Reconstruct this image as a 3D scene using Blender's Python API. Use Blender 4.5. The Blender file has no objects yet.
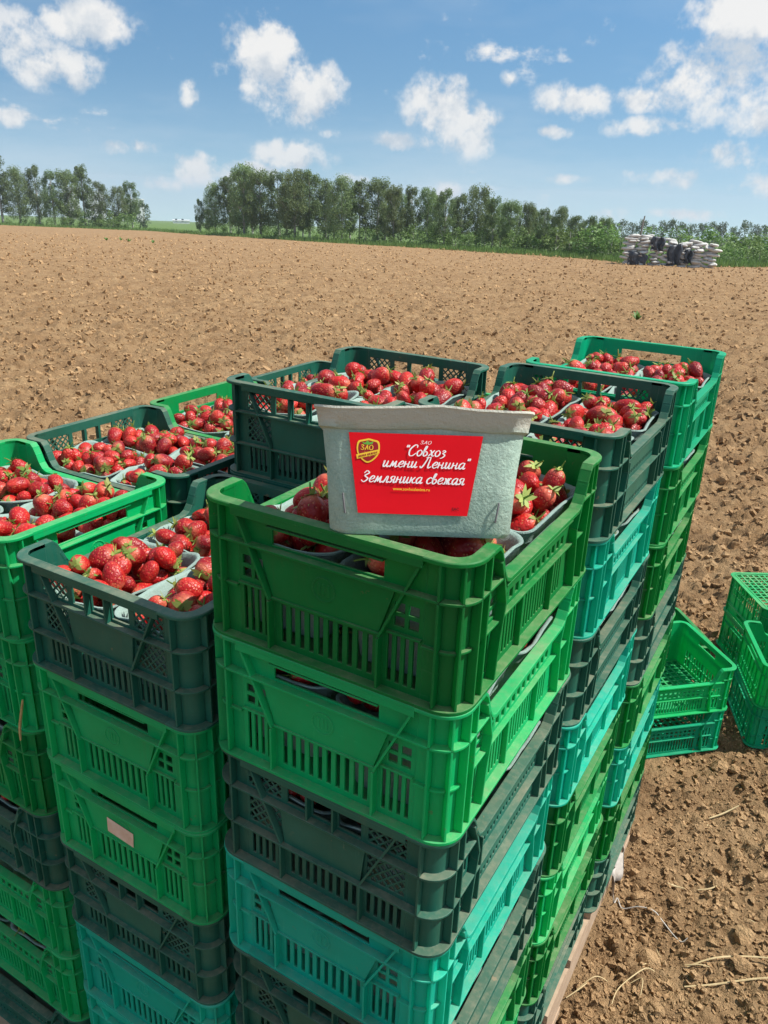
import bpy, math, random
import numpy as np
from mathutils import Vector, Matrix, Quaternion

random.seed(7)
rng = np.random.default_rng(7)
R = math.radians
SC = bpy.context.scene
COL = SC.collection

# ------------------------------------------------------------------ camera, sky, sun, exposure
CRATE_W, CRATE_L, CRATE_H = 0.300, 0.385, 0.1497
TOP = 8 * CRATE_H + 0.120                 # height of the rims of the tallest stacks above the soil
YAW, PITCH, ROLL = R(29.827), R(22.068), R(2.106)
CAM = Vector((0.21996, -0.53105, 0.27889 + TOP))
fw = Vector((-math.sin(YAW) * math.cos(PITCH), math.cos(YAW) * math.cos(PITCH), -math.sin(PITCH)))
rt = Vector((math.cos(YAW), math.sin(YAW), 0)); up = rt.cross(fw)
rt2 = math.cos(ROLL) * rt + math.sin(ROLL) * up
up2 = -math.sin(ROLL) * rt + math.cos(ROLL) * up
cd = bpy.data.cameras.new('camera'); cam = bpy.data.objects.new('camera', cd); COL.objects.link(cam)
cam.matrix_world = Matrix.Translation(CAM) @ Matrix((rt2, up2, -fw)).transposed().to_4x4()
cd.sensor_fit = 'HORIZONTAL'; cd.sensor_width = 36.0; cd.lens = 790.27 * 36 / 768
cd.clip_start = 0.02; cd.clip_end = 4000
SC.camera = cam

SUN_AZ, SUN_EL = R(26), R(54)             # azimuth counted from +X towards +Y
to_sun = Vector((math.cos(SUN_EL) * math.cos(SUN_AZ), math.cos(SUN_EL) * math.sin(SUN_AZ), math.sin(SUN_EL)))
sl = bpy.data.lights.new('sun', 'SUN'); so = bpy.data.objects.new('sun', sl); COL.objects.link(so)
sl.energy = 4.2; sl.angle = R(0.53); sl.color = (1.0, 0.955, 0.88)
so.rotation_euler = to_sun.to_track_quat('Z', 'Y').to_euler(); so.location = (3, 3, 6)

SC.view_settings.view_transform = 'Standard'; SC.view_settings.look = 'None'
SC.view_settings.exposure = 0.62; SC.view_settings.gamma = 1.0; SC.view_settings.use_curve_mapping = False
SC.cycles.max_bounces = 8; SC.cycles.diffuse_bounces = 4; SC.cycles.transmission_bounces = 6
SC.cycles.use_denoising = True

# clouds: (azimuth from +Y towards +X, elevation, half width, half height, strength), radians
CLOUDS = [(-.667, .129, .061, .051, 1), (-.632, .099, .046, .033, 1), (-.465, .089, .056, .041, 1), (-.445, .07, .038, .028, 1),
          (-.516, .053, .053, .014, .9), (-.855, .151, .046, .02, .9), (-.915, .13, .07, .053, .45), (-.889, .105, .051, .023, .7),
          (-.175, .124, .101, .061, .8), (-.166, .176, .076, .038, .85), (-.206, .106, .063, .032, .7), (-.322, .1, .043, .019, .8),
          (-.302, .163, .025, .015, .6), (-.751, .017, .035, .018, .9), (-.646, .034, .058, .023, .85), (-.695, .015, .051, .015, .8),
          (-.83, .036, .043, .01, .7), (-.218, .024, .061, .016, .85), (-.151, .048, .043, .015, .7), (-.344, .068, .018, .008, .8),
          (-.752, .09, .011, .016, .75), (-.94, .058, .018, .01, .85), (-.186, -.012, .063, .01, .75), (-.463, .002, .02, .01, .8),
          (-.272, -.015, .028, .01, .6), (-.785, 0, .023, .009, .7), (-.257, .101, .028, .013, .8), (-.24, .075, .05, .012, .7), (-.10, .02, .05, .014, .8), (-.33, .02, .03, .007, .6), (-.56, .012, .03, .008, .6), (-.60, .06, .02, .007, .5), (-.13, .085, .05, .02, .7), (-.40, .12, .012, .01, .6)]


class NT:
    """small helper to write node trees"""
    def __init__(self, tree):
        self.t = tree; self.n = tree.nodes; self.l = tree.links
    def node(self, typ, **kw):
        n = self.n.new(typ)
        for k, v in kw.items():
            setattr(n, k, v)
        return n
    def put(self, sock, v):
        if hasattr(v, 'is_linked') or isinstance(v, bpy.types.NodeSocket):
            self.l.new(v, sock)
        else:
            sock.default_value = v
    def math(self, op, a, b=0.0, c=None, clamp=False):
        n = self.node('ShaderNodeMath', operation=op, use_clamp=clamp)
        self.put(n.inputs[0], a); self.put(n.inputs[1], b)
        if c is not None: self.put(n.inputs[2], c)
        return n.outputs[0]
    def noise(self, vec, scale, detail=4, rough=.55, lac=2.0, dist=0.0):
        n = self.node('ShaderNodeTexNoise')
        if vec is not None: self.put(n.inputs['Vector'], vec)
        n.inputs['Scale'].default_value = scale; n.inputs['Detail'].default_value = detail
        n.inputs['Roughness'].default_value = rough; n.inputs['Distortion'].default_value = dist
        n.inputs['Lacunarity'].default_value = lac
        return n.outputs['Fac']
    def rng(self, v, a, b, c=0.0, d=1.0, smooth=False):
        n = self.node('ShaderNodeMapRange', interpolation_type='SMOOTHSTEP' if smooth else 'LINEAR')
        self.put(n.inputs['Value'], v)
        for nm, x in (('From Min', a), ('From Max', b), ('To Min', c), ('To Max', d)): self.put(n.inputs[nm], x)
        return n.outputs[0]
    def mix(self, fac, a, b, mode='MIX'):
        n = self.node('ShaderNodeMix', data_type='RGBA', blend_type=mode)
        self.put(n.inputs['Factor'], fac)
        for s, v in ((n.inputs[6], a), (n.inputs[7], b)):
            if isinstance(v, tuple) and len(v) == 3: v = v + (1,)
            self.put(s, v)
        return n.outputs[2]


def build_world():
    w = bpy.data.worlds.new('World'); SC.world = w; w.use_nodes = True
    t = NT(w.node_tree); t.n.clear()
    out = t.node('ShaderNodeOutputWorld'); bg = t.node('ShaderNodeBackground')
    t.l.new(bg.outputs[0], out.inputs[0])
    tc = t.node('ShaderNodeTexCoord'); gen = tc.outputs['Generated']
    sep = t.node('ShaderNodeSeparateXYZ'); t.l.new(gen, sep.inputs[0])
    x, y, z = sep.outputs
    # the field falls away from the camera, so the open horizon lies a little below eye level
    cmb = t.node('ShaderNodeCombineXYZ'); t.l.new(x, cmb.inputs[0]); t.l.new(y, cmb.inputs[1])
    t.put(cmb.inputs[2], t.math('ADD', t.math('MULTIPLY', z, 1.7), .17))
    nrm = t.node('ShaderNodeVectorMath', operation='NORMALIZE'); t.l.new(cmb.outputs[0], nrm.inputs[0])
    sky = t.node('ShaderNodeTexSky'); sky.sky_type = 'NISHITA'; sky.sun_disc = False
    sky.sun_elevation = SUN_EL; sky.sun_rotation = R(90) - SUN_AZ
    sky.altitude = 150; sky.air_density = 1.0; sky.dust_density = .5; sky.ozone_density = .6
    t.l.new(nrm.outputs[0], sky.inputs['Vector'])
    az = t.math('ARCTAN2', x, y); el = t.math('ARCSINE', z)
    n1 = t.noise(gen, 16, 7, .60); n2 = t.noise(gen, 55, 5, .6)
    blob = None
    for a0, e0, wa, we, s in CLOUDS:
        da = t.math('DIVIDE', t.math('SUBTRACT', az, a0), wa * (.98 if wa > .052 else 1.25))
        de = t.math('DIVIDE', t.math('SUBTRACT', el, e0), we * (.98 if wa > .052 else 1.25))
        q = t.math('SUBTRACT', s, t.math('ADD', t.math('MULTIPLY', da, da), t.math('MULTIPLY', de, de)))
        blob = q if blob is None else t.math('MAXIMUM', blob, q)
    blob = t.math('MAXIMUM', blob, -0.6)
    # clouds go on over the unseen sky, made denser there for fill light
    pl = t.node('ShaderNodeCombineXYZ')
    zz = t.math('ADD', t.math('MAXIMUM', z, 0.0), .18)
    t.put(pl.inputs[0], t.math('DIVIDE', x, zz)); t.put(pl.inputs[1], t.math('DIVIDE', y, zz))
    far = t.noise(pl.outputs[0], 1.3, 6, .58)
    other = t.math('MULTIPLY', t.math('SUBTRACT', far, .465), 7.0)
    away = t.math('MAXIMUM', t.rng(t.math('ABSOLUTE', t.math('ADD', az, .52)), .50, .62),
                  t.rng(el, .20, .27))
    blob = t.math('MAXIMUM', blob, t.math('SUBTRACT', t.math('ADD', other, away), 1.0))
    edge = t.math('ADD', blob, t.math('ADD', t.math('MULTIPLY', t.math('SUBTRACT', n1, .52), 3.6),
                                      t.math('MULTIPLY', t.math('SUBTRACT', n2, .5), 1.7)))
    dens = t.rng(edge, -.05, .85, 0, .95, True)
    # relief: thickness towards the sun compared with thickness here
    off = t.node('ShaderNodeVectorMath', operation='ADD'); t.l.new(gen, off.inputs[0])
    off.inputs[1].default_value = tuple(0.022 * (to_sun * .5 + Vector((0, 0, .85))))
    n1b = t.noise(off.outputs[0], 16, 7, .60)
    shade = t.rng(t.math('SUBTRACT', n1, n1b), -.13, .06, 0, 1)
    lit = t.mix(shade, (3.75, 4.15, 4.6), (5.75, 5.7, 5.6))
    hz = t.mix(t.rng(z, -.05, .13), (.80, .86, .92), (1, 1, 1))
    lit = t.mix(1.0, lit, hz, 'MULTIPLY')
    thin = t.math('MULTIPLY', dens, t.rng(blob, -.3, .55, .5, 1.0))
    sk = t.mix(1.0, sky.outputs[0], t.mix(t.rng(z, 0, .2), (.84, .95, .86), (.75, 1.04, 1.06)), 'MULTIPLY')
    col = t.mix(thin, sk, lit)
    veil = t.math('ADD', t.rng(t.noise(pl.outputs[0], .55, 5, .6), .46, .72, 0, .30), t.rng(z, .11, -.03, 0, .16))
    col = t.mix(veil, col, (4.5, 4.95, 5.35))
    t.l.new(col, bg.inputs['Color']); bg.inputs['Strength'].default_value = 0.104


build_world()

# ------------------------------------------------------------------ helpers
def tag(o, label=None, cat=None, group=None, kind=None):
    if label: o['label'] = label
    if cat: o['category'] = cat
    if group: o['group'] = group
    if kind: o['kind'] = kind
    return o

def empty(name, loc=(0, 0, 0), rot=(0, 0, 0)):
    o = bpy.data.objects.new(name, None); COL.objects.link(o)
    o.location = loc; o.rotation_euler = rot; o.empty_display_size = .05
    return o

def link(name, me, parent=None, loc=None, rot=None):
    o = bpy.data.objects.new(name, me); COL.objects.link(o)
    if parent is not None: o.parent = parent
    if loc is not None: o.location = loc
    if rot is not None: o.rotation_euler = rot
    return o

class MB:
    """collects polygons for one mesh"""
    def __init__(self): self.v = []; self.f = []
    def add(self, vs, fs):
        b = len(self.v); self.v += [tuple(p) for p in vs]; self.f += [tuple(i + b for i in f) for f in fs]
    def box(self, x0, x1, y0, y1, z0, z1):
        self.add([(x0, y0, z0), (x1, y0, z0), (x1, y1, z0), (x0, y1, z0), (x0, y0, z1), (x1, y0, z1), (x1, y1, z1), (x0, y1, z1)],
                 [(0, 3, 2, 1), (4, 5, 6, 7), (0, 1, 5, 4), (1, 2, 6, 5), (2, 3, 7, 6), (3, 0, 4, 7)])
    def prism(self, poly, fn, t0, t1):
        """polygon in (u, z) pushed from depth t0 to t1; fn maps (u, z, t) to a point"""
        n = len(poly)
        self.add([fn(u, z, t0) for u, z in poly] + [fn(u, z, t1) for u, z in poly],
                 [tuple(range(n))[::-1], tuple(range(n, 2 * n))] + [(i, (i + 1) % n, n + (i + 1) % n, n + i) for i in range(n)])
    def bar(self, a, b, w, fn, t0, t1):
        (u0, z0), (u1, z1) = a, b
        d = math.hypot(u1 - u0, z1 - z0); nx, nz = -(z1 - z0) / d * w / 2, (u1 - u0) / d * w / 2
        self.prism([(u0 - nx, z0 - nz), (u1 - nx, z1 - nz), (u1 + nx, z1 + nz), (u0 + nx, z0 + nz)], fn, t0, t1)
    def tube(self, pts, rad, n=6, caps=True):
        pts = [Vector(p) for p in pts]; rings = []
        for i, p in enumerate(pts):
            d = (pts[min(i + 1, len(pts) - 1)] - pts[max(i - 1, 0)]).normalized()
            a = d.orthogonal().normalized() if i == 0 else (rings_a - d * rings_a.dot(d)).normalized()
            rings_a = a; b = d.cross(a); r = rad[i] if hasattr(rad, '__len__') else rad
            rings.append([p + (a * math.cos(2 * math.pi * k / n) + b * math.sin(2 * math.pi * k / n)) * r for k in range(n)])
        vs = [v for r_ in rings for v in r_]
        fs = [(i * n + k, i * n + (k + 1) % n, (i + 1) * n + (k + 1) % n, (i + 1) * n + k) for i in range(len(pts) - 1) for k in range(n)]
        if caps: fs += [tuple(range(n))[::-1], tuple(range((len(pts) - 1) * n, len(pts) * n))]
        self.add(vs, fs)
    def mesh(self, name, mat, smooth=None):
        me = bpy.data.meshes.new(name); me.from_pydata(self.v, [], self.f)
        if mat is not None: me.materials.append(mat)
        if smooth is not None:
            me.polygons.foreach_set('use_smooth', [True] * len(me.polygons))
            me.set_sharp_from_angle(angle=R(smooth))
        me.update(); return me

def np_mesh(name, v, f, mat, smooth=True):
    me = bpy.data.meshes.new(name)
    v = np.asarray(v, np.float32); f = np.asarray(f, np.int32); k = f.shape[1]
    me.vertices.add(len(v)); me.vertices.foreach_set('co', v.ravel())
    me.loops.add(f.size); me.loops.foreach_set('vertex_index', f.ravel())
    me.polygons.add(len(f)); me.polygons.foreach_set('loop_start', np.arange(0, f.size, k, dtype=np.int32))
    me.polygons.foreach_set('use_smooth', np.full(len(f), smooth))
    if mat is not None: me.materials.append(mat)
    me.update(calc_edges=True); me.validate(); return me

# ------------------------------------------------------------------ materials
def new_mat(name):
    m = bpy.data.materials.new(name); m.use_nodes = True
    t = NT(m.node_tree); t.n.clear()
    out = t.node('ShaderNodeOutputMaterial'); p = t.node('ShaderNodeBsdfPrincipled')
    t.l.new(p.outputs[0], out.inputs[0])
    return m, t, p, out

def bump(t, p, h, strength, dist):
    b = t.node('ShaderNodeBump'); b.inputs['Strength'].default_value = strength; b.inputs['Distance'].default_value = dist
    t.put(b.inputs['Height'], h); t.l.new(b.outputs[0], p.inputs['Normal'])

def plastic(name, col, col2, trans, dust_amt=1.0, rough=.42):
    """sun-bleached crate plastic that lets some light through, with field dust lying on its ledges"""
    m, t, p, out = new_mat(name)
    geo = t.node('ShaderNodeNewGeometry'); oi = t.node('ShaderNodeObjectInfo')
    pos = geo.outputs['Position']
    base = t.mix(t.rng(t.noise(pos, 14, 4, .6), .35, .7), col, col2)
    mp_ = t.node('ShaderNodeMapping'); t.l.new(pos, mp_.inputs['Vector']); mp_.inputs['Scale'].default_value = (1, 1, .10)
    mq_ = t.node('ShaderNodeMapping'); t.l.new(pos, mq_.inputs['Vector']); mq_.inputs['Scale'].default_value = (.16, .16, 1)
    scuff = t.math('MAXIMUM', t.rng(t.noise(mp_.outputs[0], 170, 4, .65), .64, .72, 0, .32), t.rng(t.noise(mq_.outputs[0], 190, 4, .65), .66, .73, 0, .28))
    scuff = t.math('MULTIPLY', scuff, t.rng(t.noise(pos, 12, 3, .6), .42, .66, .15, 1))
    base = t.mix(scuff, base, tuple(min(1, q * 1.3 + .12) for q in col2))
    base = t.mix(t.rng(t.noise(mp_.outputs[0], 45, 4, .6), .56, .78, 0, .20 * dust_amt), base, (.16, .135, .075))
    mud = t.math('MULTIPLY', t.rng(t.noise(pos, 75, 5, .62), .66, .71, 0, .62), t.rng(t.noise(pos, 8, 3, .6), .46, .62, .1, 1))
    base = t.mix(mud, base, (.27, .20, .115))
    hs = t.node('ShaderNodeHueSaturation'); t.l.new(base, hs.inputs['Color'])
    t.put(hs.inputs['Value'], t.rng(oi.outputs['Random'], 0, 1, .86, 1.12))
    base = hs.outputs[0]
    sep = t.node('ShaderNodeSeparateXYZ'); t.l.new(geo.outputs['True Normal'], sep.inputs[0])
    upf = t.rng(sep.outputs[2], .35, .95)
    patch = t.math('ADD', t.rng(t.noise(pos, 11, 3, .5), .35, .75, .10, .55), t.rng(t.noise(pos, 95, 6, .7), .45, .75, 0, .40))
    film = t.rng(t.noise(pos, 40, 6, .7), .55, .9, .0, .05 * dust_amt)
    base = t.mix(t.rng(t.noise(pos, 5.5, 6, .68), .44, .78, 0, .15 * dust_amt), base, (.20, .165, .085))
    d = t.math('MAXIMUM', t.math('MULTIPLY', upf, t.math('MULTIPLY', patch, .80 * dust_amt)), film)
    spk = t.rng(t.noise(pos, 260, 3, .6), .69, .78, 0, .22 * dust_amt)
    d = t.math('MAXIMUM', d, spk, clamp=True)
    dust = t.mix(t.noise(pos, 120, 3, .6), (.30, .215, .135), (.52, .42, .30))
    t.l.new(t.mix(d, base, dust), p.inputs['Base Color'])
    t.put(p.inputs['Roughness'], t.rng(d, 0, 1, rough, .9))
    p.inputs['Specular IOR Level'].default_value = .28
    bv = t.node('ShaderNodeBevel', samples=4); bv.inputs['Radius'].default_value = .0013
    b = t.node('ShaderNodeBump'); b.inputs['Strength'].default_value = .25; b.inputs['Distance'].default_value = .0008
    t.put(b.inputs['Height'], t.noise(pos, 300, 4, .6)); t.l.new(bv.outputs[0], b.inputs['Normal']); t.l.new(b.outputs[0], p.inputs['Normal'])
    dt = t.node('ShaderNodeVectorMath', operation='DOT_PRODUCT'); t.l.new(bv.outputs[0], dt.inputs[0]); t.l.new(geo.outputs['Normal'], dt.inputs[1])
    edge_light_wear = t.math('MULTIPLY', t.rng(dt.outputs['Value'], .985, .86, 0, 1), t.rng(t.noise(pos, 70, 4, .6), .35, .65, .25, .85))  # paler rib edges: highlights put into the colour, together with some wear
    base = t.mix(t.math('MULTIPLY', edge_light_wear, .55), base, tuple(min(1, q * 1.35 + .10) for q in col2))
    t.l.new(t.mix(d, base, dust), p.inputs['Base Color'])
    tr = t.node('ShaderNodeBsdfTranslucent'); t.l.new(base, tr.inputs['Color'])
    ms = t.node('ShaderNodeMixShader'); t.put(ms.inputs[0], t.math('MULTIPLY', t.math('SUBTRACT', 1.0, d), trans))
    t.l.new(p.outputs[0], ms.inputs[1]); t.l.new(tr.outputs[0], ms.inputs[2]); t.l.new(ms.outputs[0], out.inputs[0])
    return m

PL = {
    'forest': plastic('plastic_forest_green', (.001, .300, .062), (.003, .350, .080), .50, .9),
    'green': plastic('plastic_bright_green', (.002, .520, .160), (.006, .600, .205), .42, .8),
    'leaf': plastic('plastic_leaf_green', (.001, .350, .082), (.004, .410, .110), .42, .8),
    'teal': plastic('plastic_teal', (.002, .590, .410), (.006, .670, .490), .44, .7),
    'dark': plastic('plastic_dark_green', (.011, .108, .072), (.017, .142, .100), .16, .8),
    'jade': plastic('plastic_jade', (.002, .490, .250), (.006, .560, .300), .46, .25),
    'apple': plastic('plastic_apple_green', (.002, .540, .165), (.006, .600, .215), .48, .25),
}

def pulp_mat(name, ca, cb, rimc, amt):
    m, t, p, out = new_mat(name)
    geo = t.node('ShaderNodeNewGeometry'); tc = t.node('ShaderNodeTexCoord'); o = tc.outputs['Object']
    oi = t.node('ShaderNodeObjectInfo')
    c = t.mix(t.rng(t.noise(o, 60, 6, .7), .3, .7), ca, cb)
    c = t.mix(t.rng(t.noise(o, 620, 4, .7), .52, .68, 0, .35), c, tuple(q * 1.45 for q in cb))
    c = t.mix(t.rng(t.noise(o, 480, 4, .7), .48, .34, 0, .30), c, tuple(q * .6 for q in ca))
    sep = t.node('ShaderNodeSeparateXYZ'); t.l.new(o, sep.inputs[0])
    band = t.rng(t.math('ADD', sep.outputs[2], t.math('MULTIPLY', t.noise(o, 30, 3), .010)), .083, .094, 0, amt)
    c = t.mix(band, c, rimc)
    t.l.new(c, p.inputs['Base Color']); p.inputs['Roughness'].default_value = .95
    p.inputs['Specular IOR Level'].default_value = .15
    h = t.math('ADD', t.noise(o, 420, 5, .7), t.math('MULTIPLY', t.noise(o, 130, 3), 1.2))
    bump(t, p, h, .55, .0022)
    return m

def berry_mat():
    m, t, p, out = new_mat('strawberry_skin')
    tc = t.node('ShaderNodeTexCoord'); o = tc.outputs['Object']; oi = t.node('ShaderNodeObjectInfo')
    geo = t.node('ShaderNodeNewGeometry')
    vo = t.node('ShaderNodeTexVoronoi'); t.l.new(o, vo.inputs['Vector']); vo.inputs['Scale'].default_value = 290
    seed = t.rng(vo.outputs['Distance'], .16, .27, 1, 0)
    dim = t.rng(vo.outputs['Distance'], .25, .6, 0, 1)
    r1 = t.math('FRACT', t.math('MULTIPLY', t.noise(geo.outputs['Position'], 20, 1), 7.3))
    base = t.mix(oi.outputs['Random'], (.50, .014, .013), (.21, .005, .010))
    base = t.mix(t.rng(t.noise(geo.outputs['Position'], 34, 3), .50, .74), base, (.58, .040, .022))
    base = t.mix(t.rng(t.noise(o, 90, 2), .55, .9, 0, .5), base, (.72, .05, .04))
    sep = t.node('ShaderNodeSeparateXYZ'); t.l.new(o, sep.inputs[0])
    base = t.mix(t.rng(sep.outputs[2], .008, .0155, 0, .45), base, (.75, .26, .14))
    c = t.mix(t.math('MULTIPLY', seed, .55), base, (.72, .30, .12))
    t.l.new(c, p.inputs['Base Color']); p.inputs['Roughness'].default_value = .42
    p.inputs['Specular IOR Level'].default_value = .38
    p.inputs['Subsurface Weight'].default_value = .12; p.inputs['Subsurface Radius'].default_value = (.006, .0015, .001)
    p.inputs['Subsurface Scale'].default_value = .5
    bump(t, p, dim, .38, .0012)
    return m

def simple(name, c1, c2, scale=20, rough=.8, bs=.3, bd=.002, spec=.3, detail=5, coord='Position'):
    m, t, p, out = new_mat(name)
    if coord == 'Position':
        v = t.node('ShaderNodeNewGeometry').outputs['Position']
    else:
        v = t.node('ShaderNodeTexCoord').outputs['Object']
    n = t.noise(v, scale, detail, .62)
    t.l.new(t.mix(t.rng(n, .3, .7), c1, c2), p.inputs['Base Color'])
    p.inputs['Roughness'].default_value = rough; p.inputs['Specular IOR Level'].default_value = spec
    if bs: bump(t, p, n, bs, bd)
    return m

def leaf_mat(name, c1, c2, trans=.35):
    m, t, p, out = new_mat(name)
    geo = t.node('ShaderNodeNewGeometry'); oi = t.node('ShaderNodeObjectInfo')
    c = t.mix(geo.outputs['Random Per Island'], c1, c2)
    hs = t.node('ShaderNodeHueSaturation'); t.l.new(c, hs.inputs['Color'])
    t.put(hs.inputs['Value'], t.rng(oi.outputs['Random'], 0, 1, .8, 1.2))
    t.put(hs.inputs['Hue'], t.rng(oi.outputs['Random'], 0, 1, .49, .515))
    t.l.new(hs.outputs[0], p.inputs['Base Color']); p.inputs['Roughness'].default_value = .6
    tr = t.node('ShaderNodeBsdfTranslucent'); t.l.new(hs.outputs[0], tr.inputs['Color'])
    ms = t.node('ShaderNodeMixShader'); ms.inputs[0].default_value = trans
    t.l.new(p.outputs[0], ms.inputs[1]); t.l.new(tr.outputs[0], ms.inputs[2]); t.l.new(ms.outputs[0], out.inputs[0])
    return m

def soil_mat(name, tint=1.06, gloss=.95):
    m, t, p, out = new_mat(name)
    pos = t.node('ShaderNodeNewGeometry').outputs['Position']
    a = t.noise(pos, .35, 4, .55); b = t.noise(pos, 6, 6, .65); c = t.noise(pos, 70, 5, .7); d = t.noise(pos, 330, 3, .6)
    c1 = lambda r_, g_, b_: (r_ * tint, g_ * tint * 1.03, b_ * tint * 1.02)
    e = t.noise(pos, 22, 5, .7); g1 = t.noise(pos, 2.6, 6, .72); g2 = t.noise(pos, .8, 6, .7)
    col = t.mix(t.rng(b, .3, .7), c1(.195, .112, .055), c1(.285, .172, .088))
    col = t.mix(t.rng(c, .35, .72, 0, .75), col, c1(.37, .235, .125))
    col = t.mix(t.rng(d, .55, .75, 0, .5), col, c1(.48, .335, .190))
    col = t.mix(t.rng(e, .52, .72, 0, .5), col, c1(.42, .275, .150))
    col = t.mix(t.rng(a, .3, .7, 0, .35), col, c1(.27, .155, .077))
    col = t.mix(t.rng(g1, .50, .70, 0, .60), col, c1(.165, .092, .045))
    col = t.mix(t.rng(g2, .48, .68, 0, .40), col, c1(.20, .112, .055))
    col = t.mix(t.rng(g1, .50, .32, 0, .45), col, c1(.43, .285, .155))
    t.l.new(col, p.inputs['Base Color']); p.inputs['Roughness'].default_value = gloss
    p.inputs['Specular IOR Level'].default_value = .12
    h = t.math('ADD', t.math('ADD', t.math('MULTIPLY', c, .6), t.math('MULTIPLY', d, .22)), t.math('MULTIPLY', e, 1.6))
    bump(t, p, h, 1.0, .022)
    return m

M = {}
M['pulp'] = pulp_mat('moulded_pulp', (.20, .325, .285), (.28, .40, .36), (.34, .40, .36), .3); M['pulp2'] = pulp_mat('sun_bleached_pulp', (.29, .415, .345), (.40, .515, .43), (.55, .53, .45), .9); M['berry'] = berry_mat()
M['calyx'] = leaf_mat('calyx_green', (.14, .25, .03), (.40, .44, .12), .3)
M['soil'] = soil_mat('dry_field_soil'); M['clod'] = soil_mat('dry_clod_soil', 1.60)
M['grass'] = simple('meadow_grass', (.06, .12, .022), (.14, .21, .045), 3, .9, .4, .05)
M['wood'] = simple('weathered_pallet_wood', (.34, .235, .155), (.47, .345, .24), 26, .85, .4, .002)
M['straw'] = simple('dry_straw', (.46, .34, .17), (.62, .49, .28), 40, .7, 0)
M['twine'] = simple('white_twine', (.46, .43, .38), (.58, .55, .50), 60, .8, 0)
M['film'] = simple('torn_white_film', (.34, .29, .24), (.50, .45, .40), 30, .5, .4, .01)
M['red'] = simple('red_label_paper', (.66, .002, .008), (.72, .003, .012), 15, .55, .15, .0006, .18, 4, 'Object')
M['white'] = simple('white_print', (.86, .86, .86), (.90, .90, .90), 15, .5, 0)
M['yellow'] = simple('yellow_print', (.85, .52, .03), (.90, .60, .05), 15, .5, 0)
M['darkred'] = simple('dark_red_print', (.28, .010, .014), (.34, .012, .018), 15, .5, 0)
M['greenp'] = simple('green_print', (.10, .36, .04), (.14, .42, .06), 15, .5, 0)
M['black'] = simple('black_print', (.012, .006, .008), (.02, .01, .012), 15, .5, 0)
M['staple'] = simple('steel_staple', (.10, .10, .10), (.22, .22, .22), 60, .35, 0)
M['bark'] = simple('birch_bark', (.16, .145, .13), (.58, .56, .52), 2.2, .9, .3, .02)
M['leafA'] = leaf_mat('birch_leaves', (.120, .180, .058), (.225, .295, .110))
M['leafB'] = leaf_mat('poplar_leaves', (.095, .150, .050), (.190, .255, .098))
M['leafC'] = leaf_mat('bush_leaves', (.09, .165, .035), (.20, .30, .075))
M['leafD'] = leaf_mat('far_wood_leaves', (.090, .130, .068), (.145, .195, .100))
M['weed'] = leaf_mat('weed_leaves', (.08, .20, .03), (.15, .30, .06))
M['sackw'] = simple('white_woven_sack', (.42, .405, .38), (.66, .645, .61), 5, .8, .3, .05)
M['tarp'] = simple('black_sheet', (.025, .028, .035), (.085, .095, .115), 3.5, .42, .5, .06)
M['pole'] = simple('grey_pole', (.22, .20, .18), (.32, .30, .27), 3, .8, 0)
M['wall'] = simple('pale_render', (.68, .69, .70), (.78, .79, .80), 1, .8, 0)
M['roof'] = simple('faded_roof', (.42, .32, .30), (.50, .40, .37), 1, .8, 0)
M['glass'] = simple('window_glass', (.05, .07, .09), (.08, .10, .12), 1, .2, 0)
M['sticker'] = simple('faded_paper_sticker', (.62, .42, .30), (.74, .58, .46), 60, .9, .2, .001, .1, 5, 'Object')
M['twig'] = simple('dry_brown_stem', (.36, .26, .11), (.50, .38, .18), 40, .8, 0)
CALYX_MESH = None

# ------------------------------------------------------------------ terrain
FH = np.array([-math.sin(YAW), math.cos(YAW)])
C0 = np.array([CAM.x, CAM.y])
SLOPE = 0.042
PALLET = (-1.045, 0.0, -0.005, 1.245)      # x0, x1, y0, y1

def hash2(ix, iy, k):
    h = (ix.astype(np.int64) * 374761393 + iy.astype(np.int64) * 668265263 + k * 2147483647) & 0xFFFFFFFF
    h = ((h ^ (h >> 13)) * 1274126177) & 0xFFFFFFFF
    h = ((h ^ (h >> 16)) * 2246822519) & 0xFFFFFFFF
    return ((h ^ (h >> 15)) & 0xFFFFFF) / float(0xFFFFFF)

def vnoise(x, y, k):
    ix, iy = np.floor(x), np.floor(y); fx, fy = x - ix, y - iy
    fx = fx * fx * (3 - 2 * fx); fy = fy * fy * (3 - 2 * fy)
    a = hash2(ix, iy, k); b = hash2(ix + 1, iy, k); c = hash2(ix, iy + 1, k); d = hash2(ix + 1, iy + 1, k)
    return (a * (1 - fx) + b * fx) * (1 - fy) + (c * (1 - fx) + d * fx) * fy

def clods(x, y, cell, k, fill=.6):
    """rounded lumps scattered on the plane, one at most in each cell"""
    out = np.zeros_like(x); gx, gy = np.floor(x / cell), np.floor(y / cell)
    for dx in (-1, 0, 1):
        for dy in (-1, 0, 1):
            cx, cy = gx + dx, gy + dy
            r1 = hash2(cx, cy, k); r2 = hash2(cx, cy, k + 1); r3 = hash2(cx, cy, k + 2); r4 = hash2(cx, cy, k + 3)
            px, py = (cx + r1) * cell, (cy + r2) * cell
            an = r4 * math.pi; ca, sa = np.cos(an), np.sin(an)
            ux, uy = (x - px) * ca + (y - py) * sa, -(x - px) * sa + (y - py) * ca
            rad = cell * (.22 + .45 * r3)
            d2 = (ux / rad) ** 2 + (uy / (rad * (.55 + .4 * r1))) ** 2
            h = np.sqrt(np.clip(1 - d2, 0, 1)) * rad * .62 * (r4 * r3 + .25) * (hash2(cx, cy, k + 4) < fill)
            out = np.maximum(out, h)
    return out

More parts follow.
